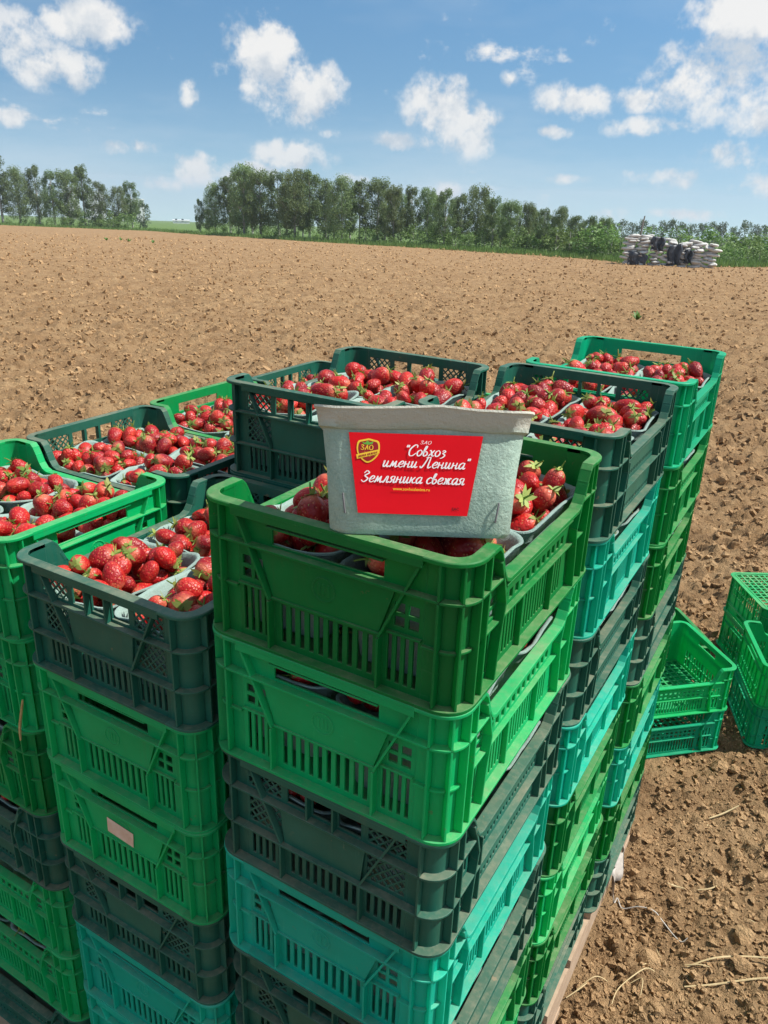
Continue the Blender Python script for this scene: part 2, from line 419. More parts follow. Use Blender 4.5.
def base_height(x, y):
    s = (x - C0[0]) * FH[0] + (y - C0[1]) * FH[1]
    return -SLOPE * (np.sqrt((s - 5.0) ** 2 + 1.0) + (s - 5.0)) / 2

def relief(x, y):
    r = np.hypot(x - C0[0], y - C0[1])
    wx = x + .06 * (vnoise(x * 9, y * 9, 31) - .5) + .02 * (vnoise(x * 31, y * 31, 33) - .5)
    wy = y + .06 * (vnoise(x * 9, y * 9, 57) - .5) + .02 * (vnoise(x * 31, y * 31, 59) - .5)
    fade = np.clip(.30 + (r - 1.6) / 4, .30, 1.0)
    h = .036 * (vnoise(x * 1.1, y * 1.1, 3) - .5) + .030 * (vnoise(x * 3.1, y * 3.1, 5) - .5)
    big = clods(wx, wy, .30, 11, .75); mid = clods(wx, wy, .135, 21, .85); sml = clods(wx, wy, .060, 41, .9)
    h += .30 * big * fade * fade + .75 * mid * fade + 1.45 * sml * (.5 + .5 * fade)
    h += .030 * fade * (vnoise(wx * 14, wy * 14, 77) - .5) + .022 * fade * (vnoise(wx * 29, wy * 29, 79) - .5)
    near = r < 12
    h2 = np.zeros_like(h)
    if near.any():
        xn, yn = wx[near], wy[near]
        h2[near] = 1.3 * clods(xn, yn, .027, 61, .9) + .010 * (vnoise(xn * 55, yn * 55, 71) - .5)
        nn = r[near] < 4
        if nn.any():
            t_ = h2[near]; t_[nn] += 1.3 * clods(xn[nn], yn[nn], .013, 81, .9); h2[near] = t_
    h = h + h2 - .020
    x0, x1, y0, y1 = PALLET
    dx = np.maximum(np.maximum(x0 - x, x - x1), 0); dy = np.maximum(np.maximum(y0 - y, y - y1), 0)
    k = np.clip(np.hypot(dx, dy) / .05, 0, 1)
    return h * k - .03 * (1 - k)

def ground_z(x, y):
    a, b = np.array([float(x)]), np.array([float(y)])
    return float(base_height(a, b)[0] + relief(a, b)[0])

def smooth_z(x, y):
    return float(base_height(np.array([float(x)]), np.array([float(y)]))[0])

# field edge: azimuth in degrees from +Y towards +X, depression tangent turned into distance
EDGE_AZ = np.array([-75, -58.4, -55.1, -50.8, -46.1, -43.6, -36.3, -26.0, -15.9, -14.2, -8.3, -5.5, -2.1, 20, 60])
EDGE_D0 = np.array([100, 95., 87.7, 83.6, 80.1, 72.4, 60.7, 51.7, 44.8, 42.1, 42.9, 46.4, 50., 60, 70])
_ca = np.cos(np.radians(EDGE_AZ) + YAW)
_dep = 1.422 / EDGE_D0 + .035 * _ca
EDGE_D = np.minimum((CAM.z - .21) / np.maximum(_dep - SLOPE * _ca, .009), 150)
def edge_d(az_deg): return np.interp(az_deg, EDGE_AZ, EDGE_D)
def polar(az_deg, d):
    a = R(az_deg); return CAM.x + d * math.sin(a), CAM.y + d * math.cos(a)

def polar_sheet(name, az0, az1, naz, rings, zfun, mat):
    az = np.radians(np.linspace(az0, az1, naz)); A, Q = np.meshgrid(az, rings)
    if np.ndim(Q) and rings.max() <= 1.0001:                   # fraction of the field edge
        Q = np.exp(np.log(1.15) * (1 - Q) + np.log(edge_d(np.degrees(A))) * Q)
    X = C0[0] + Q * np.sin(A); Y = C0[1] + Q * np.cos(A)
    Z = zfun(X.ravel(), Y.ravel()).reshape(X.shape)
    v = np.stack([X, Y, Z], -1).reshape(-1, 3); n = naz
    i = np.arange((len(rings) - 1) * n).reshape(-1, n)[:, :-1].ravel()
    return np_mesh(name, v, np.stack([i, i + n, i + n + 1, i + 1], 1), mat)

# wide meadow sheet out to the horizon, the ploughed field lies on it
far_rings = np.concatenate([np.geomspace(4, 120, 30), np.geomspace(140, 900, 24)])
def meadow_z(x, y):
    r = np.hypot(x - C0[0], y - C0[1])
    z = base_height(x, y)
    s = (x - C0[0]) * FH[0] + (y - C0[1]) * FH[1]
    bottom = -SLOPE * (150 - 5) - .0395 * np.maximum(s - 150, 0)
    z = np.where(s > 150, bottom, z)
    e = edge_d(np.degrees(np.arctan2(x - C0[0], y - C0[1])))
    return z - .35 * np.clip((e - r) / 4 + .35, 0, 1)
meadow = link('meadow', polar_sheet('meadow', -180, 180, 181, far_rings, meadow_z, M['grass'])); meadow['kind'] = 'structure'

n_r = 1040
field = link('field_soil', polar_sheet('field_soil', -62, 10, 440, np.linspace(0, 1, n_r),
                                       lambda x, y: base_height(x, y) + relief(x, y), M['soil']))
tag(field, kind='structure')
# the rest of the field behind and beside the photographer
def back_z(x, y): return base_height(x, y) + .03 * (vnoise(x * 3, y * 3, 9) - .5) + .2 * clods(x, y, .36, 11, .5)
bf = link('field_soil', polar_sheet('field_soil_rest', 9.5, 298.5, 200, np.geomspace(1.0, 70, 160), lambda x, y: back_z(x, y) - .012, M['soil'])); bf['kind'] = 'structure'
bf = link('field_soil', polar_sheet('field_soil_near', 0, 360, 120, np.geomspace(.02, 1.25, 60), lambda x, y: base_height(x, y) + relief(x, y) - .008, M['soil'])); bf['kind'] = 'structure'

# ------------------------------------------------------------------ clods lying on the soil
def clod_mesh(k, sub=2):
    import bmesh
    bm = bmesh.new(); bmesh.ops.create_icosphere(bm, subdivisions=sub, radius=1)
    rr = random.Random(k); dirs = [Vector((rr.gauss(0, 1), rr.gauss(0, 1), rr.gauss(0, 1))).normalized() for _ in range(9)]
    cut = [rr.uniform(.40, .74) for _ in dirs]
    for v in bm.verts:
        p = v.co.copy()
        for d, c in zip(dirs, cut):                            # broken facets
            q = p.dot(d)
            if q > c: p -= d * (q - c) * .97
        v.co = Vector((p.x, p.y * rr.uniform(.96, 1.04), p.z * .8)) * rr.uniform(.94, 1.06)
    me = bpy.data.meshes.new('clod'); bm.to_mesh(me); bm.free(); me.materials.append(M['clod'])
    me.polygons.foreach_set('use_smooth', [True] * len(me.polygons)); me.set_sharp_from_angle(angle=R(22))
    return me
CLODS = [clod_mesh(100 + k) for k in range(8)]
def put_clod(x, y, r, k=None):
    o = link('clod', CLODS[random.randrange(8) if k is None else k], field)
    o.location = (x, y, ground_z(x, y) + r * .35); o.rotation_euler = (random.uniform(-.4, .4), random.uniform(-.4, .4), random.uniform(0, 6.3))
    o.scale = (r, r * random.uniform(.75, 1.05), r * random.uniform(.7, 1))
for x, y, r in ((.132, .920, .030), (.153, .872, .017), (.309, 1.11, .035), (.232, 1.24, .020), (.10, .845, .012), (.085, .87, .013), (.105, .98, .016),
                (.33, 1.33, .022), (.06, 1.02, .014), (.33, 1.63, .036), (.30, 1.55, .022), (.35, 1.42, .026), (.16, 1.70, .030), (.20, 1.72, .026)):
    put_clod(x, y, r)
for _ in range(210):
    y = random.uniform(.45, 3.2); x = random.uniform(.03, .05 + .42 * (y + .53))
    put_clod(x, y, random.choice((.008, .010, .012, .014, .018, .024)) * random.uniform(.8, 1.2))

def scatter_clods():
    """small crumbs all over the field: nobody could count them"""
    import bmesh
    data = []
    for k in range(14):
        rr = random.Random(900 + k); bm = bmesh.new()
        if k % 2: bmesh.ops.create_icosphere(bm, subdivisions=1, radius=1)
        else: bmesh.ops.create_cube(bm, size=1.5)
        v = np.array([q.co[:] for q in bm.verts]) * np.array([1, rr.uniform(.6, 1), rr.uniform(.5, .9)])
        v += np.array([[rr.uniform(-.32, .32) for _ in range(3)] for _ in v])
        bmesh.ops.triangulate(bm, faces=bm.faces[:]); bm.verts.index_update()
        data.append((v, np.array([[q.index for q in f.verts] for f in bm.faces]))); bm.free()
    rr = np.random.default_rng(17); n1, n2 = 26000, 35000
    y = .40 + 3.4 * rr.random(n1) ** 1.25; x = rr.uniform(.005, .08 + .56 * (y + .53)); r1 = .0014 + np.abs(rr.normal(.0018, .0028, n1))
    d = 2.6 * np.exp(rr.random(n2) ** 1.15 * math.log(75 / 2.6)); a = np.radians(rr.uniform(-60, 2, n2)); d = np.minimum(d, edge_d(np.degrees(a)) - .3)
    x2 = C0[0] + d * np.sin(a); y2 = C0[1] + d * np.cos(a); r2 = (.0022 + np.abs(rr.normal(.003, .0042, n2))) * (1 + .42 * d) ** .56
    X = np.concatenate([x, x2]); Y = np.concatenate([y, y2]); Q = np.concatenate([r1, r2])
    ok = ~((X > PALLET[0] - .03) & (X < PALLET[1] + .004) & (Y < PALLET[3] + .03) & (Y > PALLET[2] - .03)); X, Y, Q = X[ok], Y[ok], Q[ok]
    Z = base_height(X, Y) + relief(X, Y)
    V, F, nb = [], [], 0
    an = rr.uniform(0, 6.28, len(X)); kk = rr.integers(0, 14, len(X)); tl = rr.normal(0, .35, (len(X), 2))
    for i in range(len(X)):
        v, f = data[kk[i]]; c, s_ = math.cos(an[i]), math.sin(an[i])
        w = v @ np.array([[c, s_, tl[i, 0]], [-s_, c, tl[i, 1]], [0, 0, 1]]) * Q[i] + np.array([X[i], Y[i], Z[i] + Q[i] * .25])
        V.append(w); F.append(f + nb); nb += len(v)
    return np_mesh('soil_crumbs', np.concatenate(V), np.concatenate(F), M['clod'], False)
tag(link('soil_crumbs', scatter_clods()), 'brown soil crumbs strewn over the ploughed field', 'soil', kind='stuff')

# ------------------------------------------------------------------ crates
RC = .030                                   # outer radius of the flange at the corners
D_WALL, T_WALL = .0105, .0026               # wall set back behind the flange edge
CZ = .046                                   # corner zone measured from the flange edge
HX, HY = CRATE_W / 2, CRATE_L / 2
EAR = [(CZ + .012, CRATE_H), (CZ + .018, .1440), (CZ + .024, .132), (CZ + .030, .118), (CZ + .037, .109), (CZ + .046, .105)]
LOW = .105

def corner_path(i):
    """points with outward normals round corner i, from wall to wall"""
    sx, sy = ((1, 1), (-1, 1), (-1, -1), (1, -1))[i]
    cx, cy = sx * (HX - RC), sy * (HY - RC); a0 = i * math.pi / 2
    pts = []; n0 = Vector((math.cos(a0), math.sin(a0), 0)); t0 = Vector((-math.sin(a0), math.cos(a0), 0))
    pts.append((Vector((cx, cy, 0)) - t0 * (CZ - RC), n0))
    for k in range(9):
        a = a0 + k / 8 * math.pi / 2; pts.append((Vector((cx, cy, 0)), Vector((math.cos(a), math.sin(a), 0))))
    a = a0 + math.pi / 2; pts.append((Vector((cx, cy, 0)) + Vector((math.cos(a), math.sin(a), 0)).cross(Vector((0, 0, -1))) * 0 + n0 * 0 + Vector((-math.sin(a), math.cos(a), 0)) * (CZ - RC), Vector((math.cos(a), math.sin(a), 0))))
    return pts

def sweep(mb, path, prof):
    """closed profile of (offset from the flange edge inwards, z) carried along the path"""
    n = len(prof); vs = []
    for c, nrm in path:
        for d, z in prof: vs.append(c + nrm * (RC - d) + Vector((0, 0, z)))
    fs = [(i * n + k, (i + 1) * n + k, (i + 1) * n + (k + 1) % n, i * n + (k + 1) % n) for i in range(len(path) - 1) for k in range(n)]
    fs += [tuple(range(n)), tuple(range((len(path) - 1) * n, len(path) * n))[::-1]]
    mb.add(vs, fs)

def holed_wall(mb, us, zs, solid, fn, t0, t1):
    """wall cut into cells by us and zs; solid(u, z) says which cells are filled"""
    nu, nz = len(us) - 1, len(zs) - 1
    ok = [[solid((us[i] + us[i + 1]) / 2, (zs[j] + zs[j + 1]) / 2) for j in range(nz)] for i in range(nu)]
    g = lambda i, j: 0 <= i < nu and 0 <= j < nz and ok[i][j]
    idx = {}
    def P(i, j, t):
        k = (i, j, t)
        if k not in idx: idx[k] = len(mb.v); mb.v.append(tuple(fn(us[i], zs[j], t)))
        return idx[k]
    for i in range(nu):
        for j in range(nz):
            if not ok[i][j]: continue
            a, b, c, d = (i, j), (i + 1, j), (i + 1, j + 1), (i, j + 1)
            mb.f.append(tuple(P(*q, t1) for q in (a, b, c, d))); mb.f.append(tuple(P(*q, t0) for q in (d, c, b, a)))
            for (di, dj), (p, q) in (((0, -1), (a, b)), ((1, 0), (b, c)), ((0, 1), (c, d)), ((-1, 0), (d, a))):
                if not g(i + di, j + dj): mb.f.append((P(*p, t0), P(*q, t0), P(*q, t1), P(*p, t1)))

def cuts(u0, u1, groups):
    """groups: (start, end, count, fraction open) -> list of slots"""
    sl = []
    for a, b, n, fr in groups:
        p = (b - a) / n
        for k in range(n): sl.append((a + p * (k + .5) - p * fr / 2, a + p * (k + .5) + p * fr / 2))
    return sl

def lattice(mb, fn, u0, u1, z0, z1, nu, t0, t1, w=.0022):
    p = (u1 - u0) / nu; H = z1 - z0
    for k in range(-int(H / p) - 1, nu + 1):
        for sgn in (1, -1):
            pts = []
            a = u0 + k * p if sgn > 0 else u0 + (k + H / p) * p
            # clip the diagonal to the window
            q0, q1 = 0.0, 1.0
            ua, ub = a, a + sgn * H
            lo, hi = (u0 - ua) / (ub - ua), (u1 - ua) / (ub - ua)
            if lo > hi: lo, hi = hi, lo
            q0, q1 = max(0, lo), min(1, hi)
            if q1 - q0 < .06: continue
            tt = (t0 + .0004 * (sgn > 0), t1 - .0004 * (sgn < 0))
            mb.bar((ua + (ub - ua) * q0, z0 + H * q0), (ua + (ub - ua) * q1, z0 + H * q1), w, fn, *tt)

def end_panel(kind, s):
    """short end: full height, hand slot or windows at the top, vent slots at the foot"""
    mb = MB(); y0 = HY - D_WALL
    fn = (lambda u, z, t: Vector((-u, y0 + t, z))) if s > 0 else (lambda u, z, t: Vector((u, -y0 - t, z)))
    U = HX - CZ; OUT = D_WALL - .0002; I = -T_WALL
    def rect(u0, u1, z0, z1, t0, t1): mb.prism([(u0, z0), (u1, z0), (u1, z1), (u0, z1)], fn, t0, t1)
    H = CRATE_H; M_ = .060
    if kind == 'A':
        holes = [(-.062, .062, .1130, .1315)]
        for a, b in cuts(0, 0, [(-.055, .055, 10, .52)]): holes.append((a, b, .010, .052))
        for sg in (-1, 1):
            for a, b in cuts(0, 0, [(.066, U - .003, 4, .52)]): holes.append((min(a * sg, b * sg), max(a * sg, b * sg), .010, .060))
            for a, b in cuts(0, 0, [(.072, U - .003, 2, .72)]):
                for za, zb in ((.070, .080), (.084, .094)): holes.append((min(a * sg, b * sg), max(a * sg, b * sg), za, zb))
        led, mid = .1085, .0570
    elif kind == 'B':
        holes = []
        for a, b in cuts(0, 0, [(-.050, .050, 3, .84)]): holes.append((a, b, .108, .134))
        for sg in (-1, 1):
            for za, zb in ((.108, .134), (.058, .096)): holes.append((min(.056 * sg, (U - .003) * sg), max(.056 * sg, (U - .003) * sg), za, zb))
            for a, b in cuts(0, 0, [(.054, U - .003, 5, .52)]): holes.append((min(a * sg, b * sg), max(a * sg, b * sg), .010, .046))
        for a, b in cuts(0, 0, [(-.046, .046, 9, .52)]): holes.append((a, b, .010, .046))
        led, mid = .1020, .0505
    else:
        holes = [(-.045, .045, .118, .134)]
        for a, b in cuts(0, 0, [(-U + .003, U - .003, 14, .58)]):
            for za, zb in ((.010, .036), (.041, .066)): holes.append((a, b, za, zb))
        led, mid = .1085, .0380
    us = sorted({-U, U, *[h[0] for h in holes], *[h[1] for h in holes]}); zs = sorted({0.0, H, *[h[2] for h in holes], *[h[3] for h in holes]})
    holed_wall(mb, us, zs, lambda u, z: not any(a < u < b and c < z < d for a, b, c, d in holes), fn, I, 0)
    rect(-U, U, 0, .0032, .0002, OUT)                                     # foot flange
    rect(-U, U, H - .0042, H, .0002, OUT)                                 # rim
    rect(-U, U, H - .0115, H - .0043, OUT - .0022, OUT - .0002)           # lip under the rim
    rect(-U, U, led, led + .0024, .0002, OUT - .0012)
    if kind == 'A':
        rect(-.061, .061, mid, mid + .0022, .0002, .0050)
        mb.prism([(-.060, mid + .0024), (.060, mid + .0024), (.076, led - .0002), (-.076, led - .0002)], fn, .0002, .0032)
        for sg in (-1, 1):
            mb.bar((sg * .103, H - .005), (sg * .062, mid), .0024, fn, .0003, OUT - .002)
            rect(*sorted((sg * .0608, sg * .0632)), .0034, mid - .001, .0002, OUT - .001)
            rect(*sorted((sg * .068, sg * (U - .001))), .0625, .0645, .0002, .0040)
        rect(-.064, .064, .1325, .1345, .0002, OUT - .003)
        for k in range(20):
            a0, a1 = 2 * math.pi * k / 20, 2 * math.pi * (k + 1) / 20; zc = .0845
            mb.prism([(.0115 * math.cos(a0), zc + .0115 * math.sin(a0)), (.0132 * math.cos(a0), zc + .0132 * math.sin(a0)), (.0132 * math.cos(a1), zc + .0132 * math.sin(a1)), (.0115 * math.cos(a1), zc + .0115 * math.sin(a1))], fn, .0033, .0039)
        for u, w_ in ((-.005, .0012), (0, .0012), (.005, .0012)): rect(u - w_, u + w_, .0785, .0905, .0033, .0038)
    elif kind == 'B':
        rect(-U, U, mid, mid + .0024, .0002, OUT - .0012)
        mb.prism([(-.050, mid + .0026), (.050, mid + .0026), (.055, led - .0002), (-.055, led - .0002)], fn, .0002, .0036)
        for sg in (-1, 1):
            lo, hi = sorted((sg * .056, sg * (U - .003)))
            lattice(mb, fn, lo, hi, .108, .134, 4, -.0022, -.0002); lattice(mb, fn, lo, hi, .058, .096, 4, -.0022, -.0002)
            mb.bar((sg * .096, H - .005), (sg * .052, mid + .003), .0024, fn, .0003, OUT - .002)
            rect(*sorted((sg * .0508, sg * .0532)), .0034, mid - .0002, .0002, OUT - .001)
        for u in (-.0167, .0167): rect(u - .0011, u + .0011, led + .0026, H - .012, .0002, OUT - .002)
    else:
        rect(-U, U, mid, mid + .0020, .0002, .0030)
        for u in (-.07, -.035, 0, .035, .07): rect(u - .0010, u + .0010, .0034, led - .0002, .0002, .0044)
    return mb

def side_panel(kind, s):
    """long side: high ears next to the corners, lowered rail between them"""
    mb = MB(); x0 = HX - D_WALL
    fn = (lambda u, z, t: Vector((x0 + t, u, z))) if s > 0 else (lambda u, z, t: Vector((-x0 - t, -u, z)))
    U = HY - CZ; OUT = D_WALL - .0002; I = -T_WALL; H = CRATE_H
    def rect(u0, u1, z0, z1, t0, t1): mb.prism([(u0, z0), (u1, z0), (u1, z1), (u0, z1)], fn, t0, t1)
    e0 = HY - EAR[-1][0]; holes = []; V = e0 - .006
    if kind == 'A':
        for a, b in cuts(0, 0, [(-V + .004, V - .004, 12, .62)]): holes.append((a, b, .0665, .0770))
        for a, b in cuts(0, 0, [(-V + .004, V - .004, 22, .50)]): holes.append((a, b, .010, .0560))
        for sg in (-1, 1):
            for a, b in cuts(0, 0, [(V + .010, U - .002, 4, .50)]): holes.append((min(a * sg, b * sg), max(a * sg, b * sg), .010, .056))
            for a, b in cuts(0, 0, [(V + .010, U - .002, 2, .66)]):
                for za, zb in ((.066, .075), (.079, .088)): holes.append((min(a * sg, b * sg), max(a * sg, b * sg), za, zb))
        bands = [(.0600, .0022, .0060)]
    elif kind == 'B':
        for a, b in cuts(0, 0, [(-V + .004, V - .004, 20, .45)]): holes.append((a, b, .0600, .0665))
        for a, b in cuts(0, 0, [(-V + .004, V - .004, 20, .45)]): holes.append((a, b, .0085, .0150))
        for sg in (-1, 1):
            for a, b in cuts(0, 0, [(V + .010, U - .002, 4, .5)]):
                for za, zb in ((.010, .040), (.060, .090)): holes.append((min(a * sg, b * sg), max(a * sg, b * sg), za, zb))
        bands = [(.0505, .0024, OUT - .0012)]
    else:
        for a, b in cuts(0, 0, [(-V + .002, V - .002, 20, .60)]):
            for za, zb in ((.010, .050),): holes.append((a, b, za, zb))
        for a, b in cuts(0, 0, [(-V + .002, V - .002, 12, .6)]):
            for za, zb in ((.060, .068), (.073, .081)): holes.append((a, b, za, zb))
        for sg in (-1, 1):
            for a, b in cuts(0, 0, [(V + .008, U - .002, 4, .55)]): holes.append((min(a * sg, b * sg), max(a * sg, b * sg), .010, .081))
        bands = [(.0535, .0022, .0050)]
    top = LOW - .003
    us = sorted({-U, U, *[h[0] for h in holes], *[h[1] for h in holes]}); zs = sorted({0.0, top, *[h[2] for h in holes], *[h[3] for h in holes]})
    holed_wall(mb, us, zs, lambda u, z: not any(a < u < b and c < z < d for a, b, c, d in holes), fn, I, 0)
    rect(-U, U, 0, .0032, .0002, OUT)
    for z, th, dp in bands: rect(-U, U, z, z + th, .0002, dp)
    # rim: from the corner over the ear down to the low rail and up again
    prof = [(HY - d, z) for d, z in EAR]; path = [(U, H)] + prof + [(-u, z) for u, z in prof[::-1]] + [(-U, H)]
    th = .0042
    for (u0, z0), (u1, z1) in zip(path, path[1:]):
        dx, dz = u1 - u0, z1 - z0; L_ = math.hypot(dx, dz); nx, nz = dz / L_ * th, -dx / L_ * th
        if nz > 0: nx, nz = -nx, -nz
        mb.prism([(u0, z0), (u1, z1), (u1, z1 - th), (u0, z0 - th)] if abs(dz) < abs(dx) * 2 else [(u0, z0), (u1, z1), (u1 + nx, z1 + nz - .001), (u0 + nx, z0 + nz - .001)], fn, I - .0001, OUT)
    for sg in (-1, 1):                                                   # ear wall above the low rail
        ear = [(sg * U, top + .0001)] + [(sg * U, H - .0043)] + [(sg * (HY - d), z - .0043) for d, z in EAR if z - .0043 > top + .0002]
        mb.prism(ear + [(sg * (HY - EAR[-1][0]), top + .0001)], fn, I, 0)
        # bowed web running from the ear to the foot
        e = [(HY - d, z) for d, z in EAR]
        web = [(e[2][0], e[2][1] - .004), (e[4][0] + .003, .104), (e[5][0] + .004, .080), (e[4][0] + .002, .045), (e[3][0], .0033)]
        for (u0, z0), (u1, z1) in zip(web, web[1:]): mb.bar((sg * u0, z0), (sg * u1, z1), .0026, fn, .0003, OUT - .0006)
        if kind != 'C': rect(*sorted((sg * (U - .0012), sg * (U + .0012))), .0034, H - .0046, .0002, OUT - .0012)
        lz = .1085 if kind == 'A' else .1020
        rect(*sorted((sg * U, sg * (e[3][0]))), lz, lz + .0024, .0002, OUT - .0012)
    rect(-e0 + .004, e0 - .004, LOW - .0130, LOW - .0112, .0002, .0062)
    if kind == 'B':
        for u in (-.095, .095): rect(u - .0012, u + .0012, .0034, LOW - .0135, .0002, OUT - .0014)
    if kind == 'A':
        for u in (-.045, .045): rect(u - .0012, u + .0012, .0034, .0598, .0002, .0058)
    return mb

def corner_post(kind, i):
    mb = MB(); p = corner_path(i); H = CRATE_H; w0, w1 = D_WALL, D_WALL + T_WALL
    sweep(mb, p, [(w0, 0), (w1, 0), (w1, H - .0002), (w0, H - .0002)])
    sweep(mb, p, [(0, 0), (w0 - .0002, 0), (w0 - .0002, .0032), (0, .0032)])
    sweep(mb, p, [(0, H - .0042), (w1, H - .0044), (w1, H), (.001, H), (0, H - .001)])
    if kind == 'A': rings = [(.1085, .0013), (.058, .0062)]
    elif kind == 'B': rings = [(.1020, .0013), (.0505, .0013)]
    else: rings = [(.1085, .005), (.038, .0075)]
    for z, d in rings: sweep(mb, p, [(d, z), (w0 - .0002, z), (w0 - .0002, z + .0024), (d, z + .0024)])
    ribs = [1, 5, 9] if kind == 'A' else ([1, 5, 9] if kind == 'C' else [1, 9])
    dep = .0055 if kind == 'C' else .0014
    for k in ribs:
        c, n = p[k]; t = Vector((-n.y, n.x, 0)) * .0011
        a = c + n * (RC - dep); b = c + n * (RC - w0 + .0001)
        zz = (.0033, H - .0045)
        mb.add([q + Vector((0, 0, z)) for z in zz for q in (a - t, a + t, b + t, b - t)],
               [(0, 3, 2, 1), (4, 5, 6, 7), (0, 1, 5, 4), (1, 2, 6, 5), (2, 3, 7, 6), (3, 0, 4, 7)])
    return mb

def base_plate(kind):
    mb = MB(); a, b = HX - D_WALL - T_WALL - .0003, HY - D_WALL - T_WALL - .0003
    if kind != 'C':
        r_ = .020; pts = []
        for i, (sx, sy) in enumerate(((1, 1), (-1, 1), (-1, -1), (1, -1))):
            for k in range(4):
                t = (i + k / 3) * math.pi / 2; pts.append((sx * (a - r_) + r_ * math.cos(t), sy * (b - r_) + r_ * math.sin(t)))
        mb.prism(pts, lambda u, v, t: Vector((u, v, t)), .0005, .0035)
    else:
        a -= .006; b -= .006
        nx, ny = 13, 17
        for k in range(nx):
            x = -a + (2 * a) * k / (nx - 1); mb.box(x - .003, x + .003, -b, b, .0012, .0042)
        for k in range(ny):
            y = -b + (2 * b) * k / (ny - 1); mb.box(-a, a, y - .0032, y + .0032, .0006, .0036)
        mb.box(-a, a, -.02, .02, .0009, .0039)
    return mb

CRATE_MESH = {}
def crate_meshes(kind, colour):
    k = (kind, colour)
    if k not in CRATE_MESH:
        m = PL[colour]
        parts = [('base', base_plate(kind).mesh('crate_base', m))]
        parts += [('end_panel', end_panel(kind, s).mesh('crate_end_panel', m)) for s in (1, -1)]
        parts += [('side_panel', side_panel(kind, s).mesh('crate_side_panel', m)) for s in (1, -1)]
        parts += [('corner_post', corner_post(kind, i).mesh('crate_corner_post', m, 35)) for i in range(4)]
        CRATE_MESH[k] = parts
    return CRATE_MESH[k]

def make_crate(colour, loc, rz, label, group, kind=None, rot=None):
    kind = kind or ('B' if colour == 'dark' else 'A')
    e = empty('crate', loc, rot if rot else (0, 0, rz))
    tag(e, label, 'crate', group)
    for nm, me in crate_meshes(kind, colour): link(nm, me, e)
    return e

WORD = {'forest': 'worn grass-green', 'green': 'bright green', 'leaf': 'mid-green', 'teal': 'turquoise', 'dark': 'dark bottle-green', 'jade': 'jade green', 'apple': 'apple green'}
ORD = ['top', 'second from top', 'third from top', 'fourth from top', 'fifth from top', 'sixth from top', 'seventh from top', 'bottom']
# stack: right edge x, front y, turned (long axis across), colours from the top, phrase, short phrase for what is in its top crate
STACKS = {
    'F': (0, 0, 0, 'forest green dark teal dark leaf green dark', 'nearest stack', 'nearest top crate'),
    'L1': (-.316, -.003, 0, 'dark green green dark teal teal green', 'stack left of the nearest', 'dark crate left of the nearest stack'),
    'L2': (-.645, .012, 1, 'green green leaf dark green green dark', 'stack at the left edge', 'bright green left-edge crate'),
    'R1': (-.004, .448, 0, 'dark teal dark teal leaf green forest dark', 'middle right-hand stack', 'dark crate in the right row'),
    'R2': (.010, .840, 0, 'jade leaf forest dark leaf teal forest dark', 'farthest right-hand stack', 'jade green far-right crate'),
    'B1': (-.314, .390, 0, 'dark dark green leaf dark teal green dark', 'stack behind the labelled punnet', 'dark crate behind the labelled punnet'),
    'L3': (-.640, .316, 1, 'dark green leaf dark green teal dark', 'stack behind the left-edge one', 'dark crate behind the left-edge one'),
    'L4': (-.648, .620, 1, 'leaf dark green teal dark green dark', 'third stack back on the left', 'mid-green third-back left crate'),
    'L5': (-.630, .930, 1, 'dark green teal dark leaf green dark', 'rearmost stack on the left', 'dark rearmost left crate'),
    'B2': (-.314, .782, 0, 'green dark teal leaf dark green dark', 'stack hidden behind the middle one', 'green crate hidden in the middle'),
}
PALLET_TOP = .120
CRATES = {}
def hidden(st, k):
    n = len(STACKS[st][3].split())
    return (st in ('L3', 'L4', 'L5') and k > 0) or (st == 'B1' and k > 1) or st == 'B2'
for st, (xr, yf, turned, cols, phrase, short) in STACKS.items():
    cols = cols.split(); n = len(cols)
    w, l = (CRATE_L, CRATE_W) if turned else (CRATE_W, CRATE_L)
    for k, c in enumerate(cols):
        j = 0 if k == 0 else 1
        x = xr - w / 2 + j * random.uniform(-.0025, .0025); y = yf + l / 2 + j * random.uniform(-.0025, .0025)
        z = PALLET_TOP + (n - 1 - k) * CRATE_H
        rz = (math.pi / 2 if turned else 0) + R(random.uniform(-.45, .45) * j) + (math.pi if random.random() < .5 else 0)
        o = ORD[k] if k < n - 1 else 'bottom'
        if hidden(st, k):
            lab, grp = 'crate in the middle of the pallet, hidden behind the outer stacks', 'hidden crates inside the pallet load'
        else:
            lab, grp = f'{WORD[c]} plastic crate, {o} of the {phrase}', 'crates stacked on the pallet'
            if k == 0 and st not in ('F',): lab = f'{WORD[c]} crate of strawberries on top of the {phrase}'
        CRATES[st, k] = (make_crate(c, (x, y, z), rz, lab, grp), c, short if k == 0 else f'crate {o} of the {phrase}')

# faded sticker on the third crate of the stack left of the nearest one
e = CRATES['L1', 2][0]; ms = MB()
st_s = -1 if abs((e.rotation_euler.z) % (2 * math.pi)) < 1 or abs(e.rotation_euler.z % (2 * math.pi) - 2 * math.pi) < 1 else 1
ys = HY - D_WALL + .0033
fnl = (lambda u, z, t: Vector((u, -ys - t, z))) if st_s < 0 else (lambda u, z, t: Vector((-u, ys + t, z)))
ms.prism([(-.030, .068), (.018, .064), (.020, .088), (-.029, .092)], fnl, .0008, .0012)
link('sticker', ms.mesh('sticker', M['sticker']), e)['label'] = 'faded pale paper sticker'

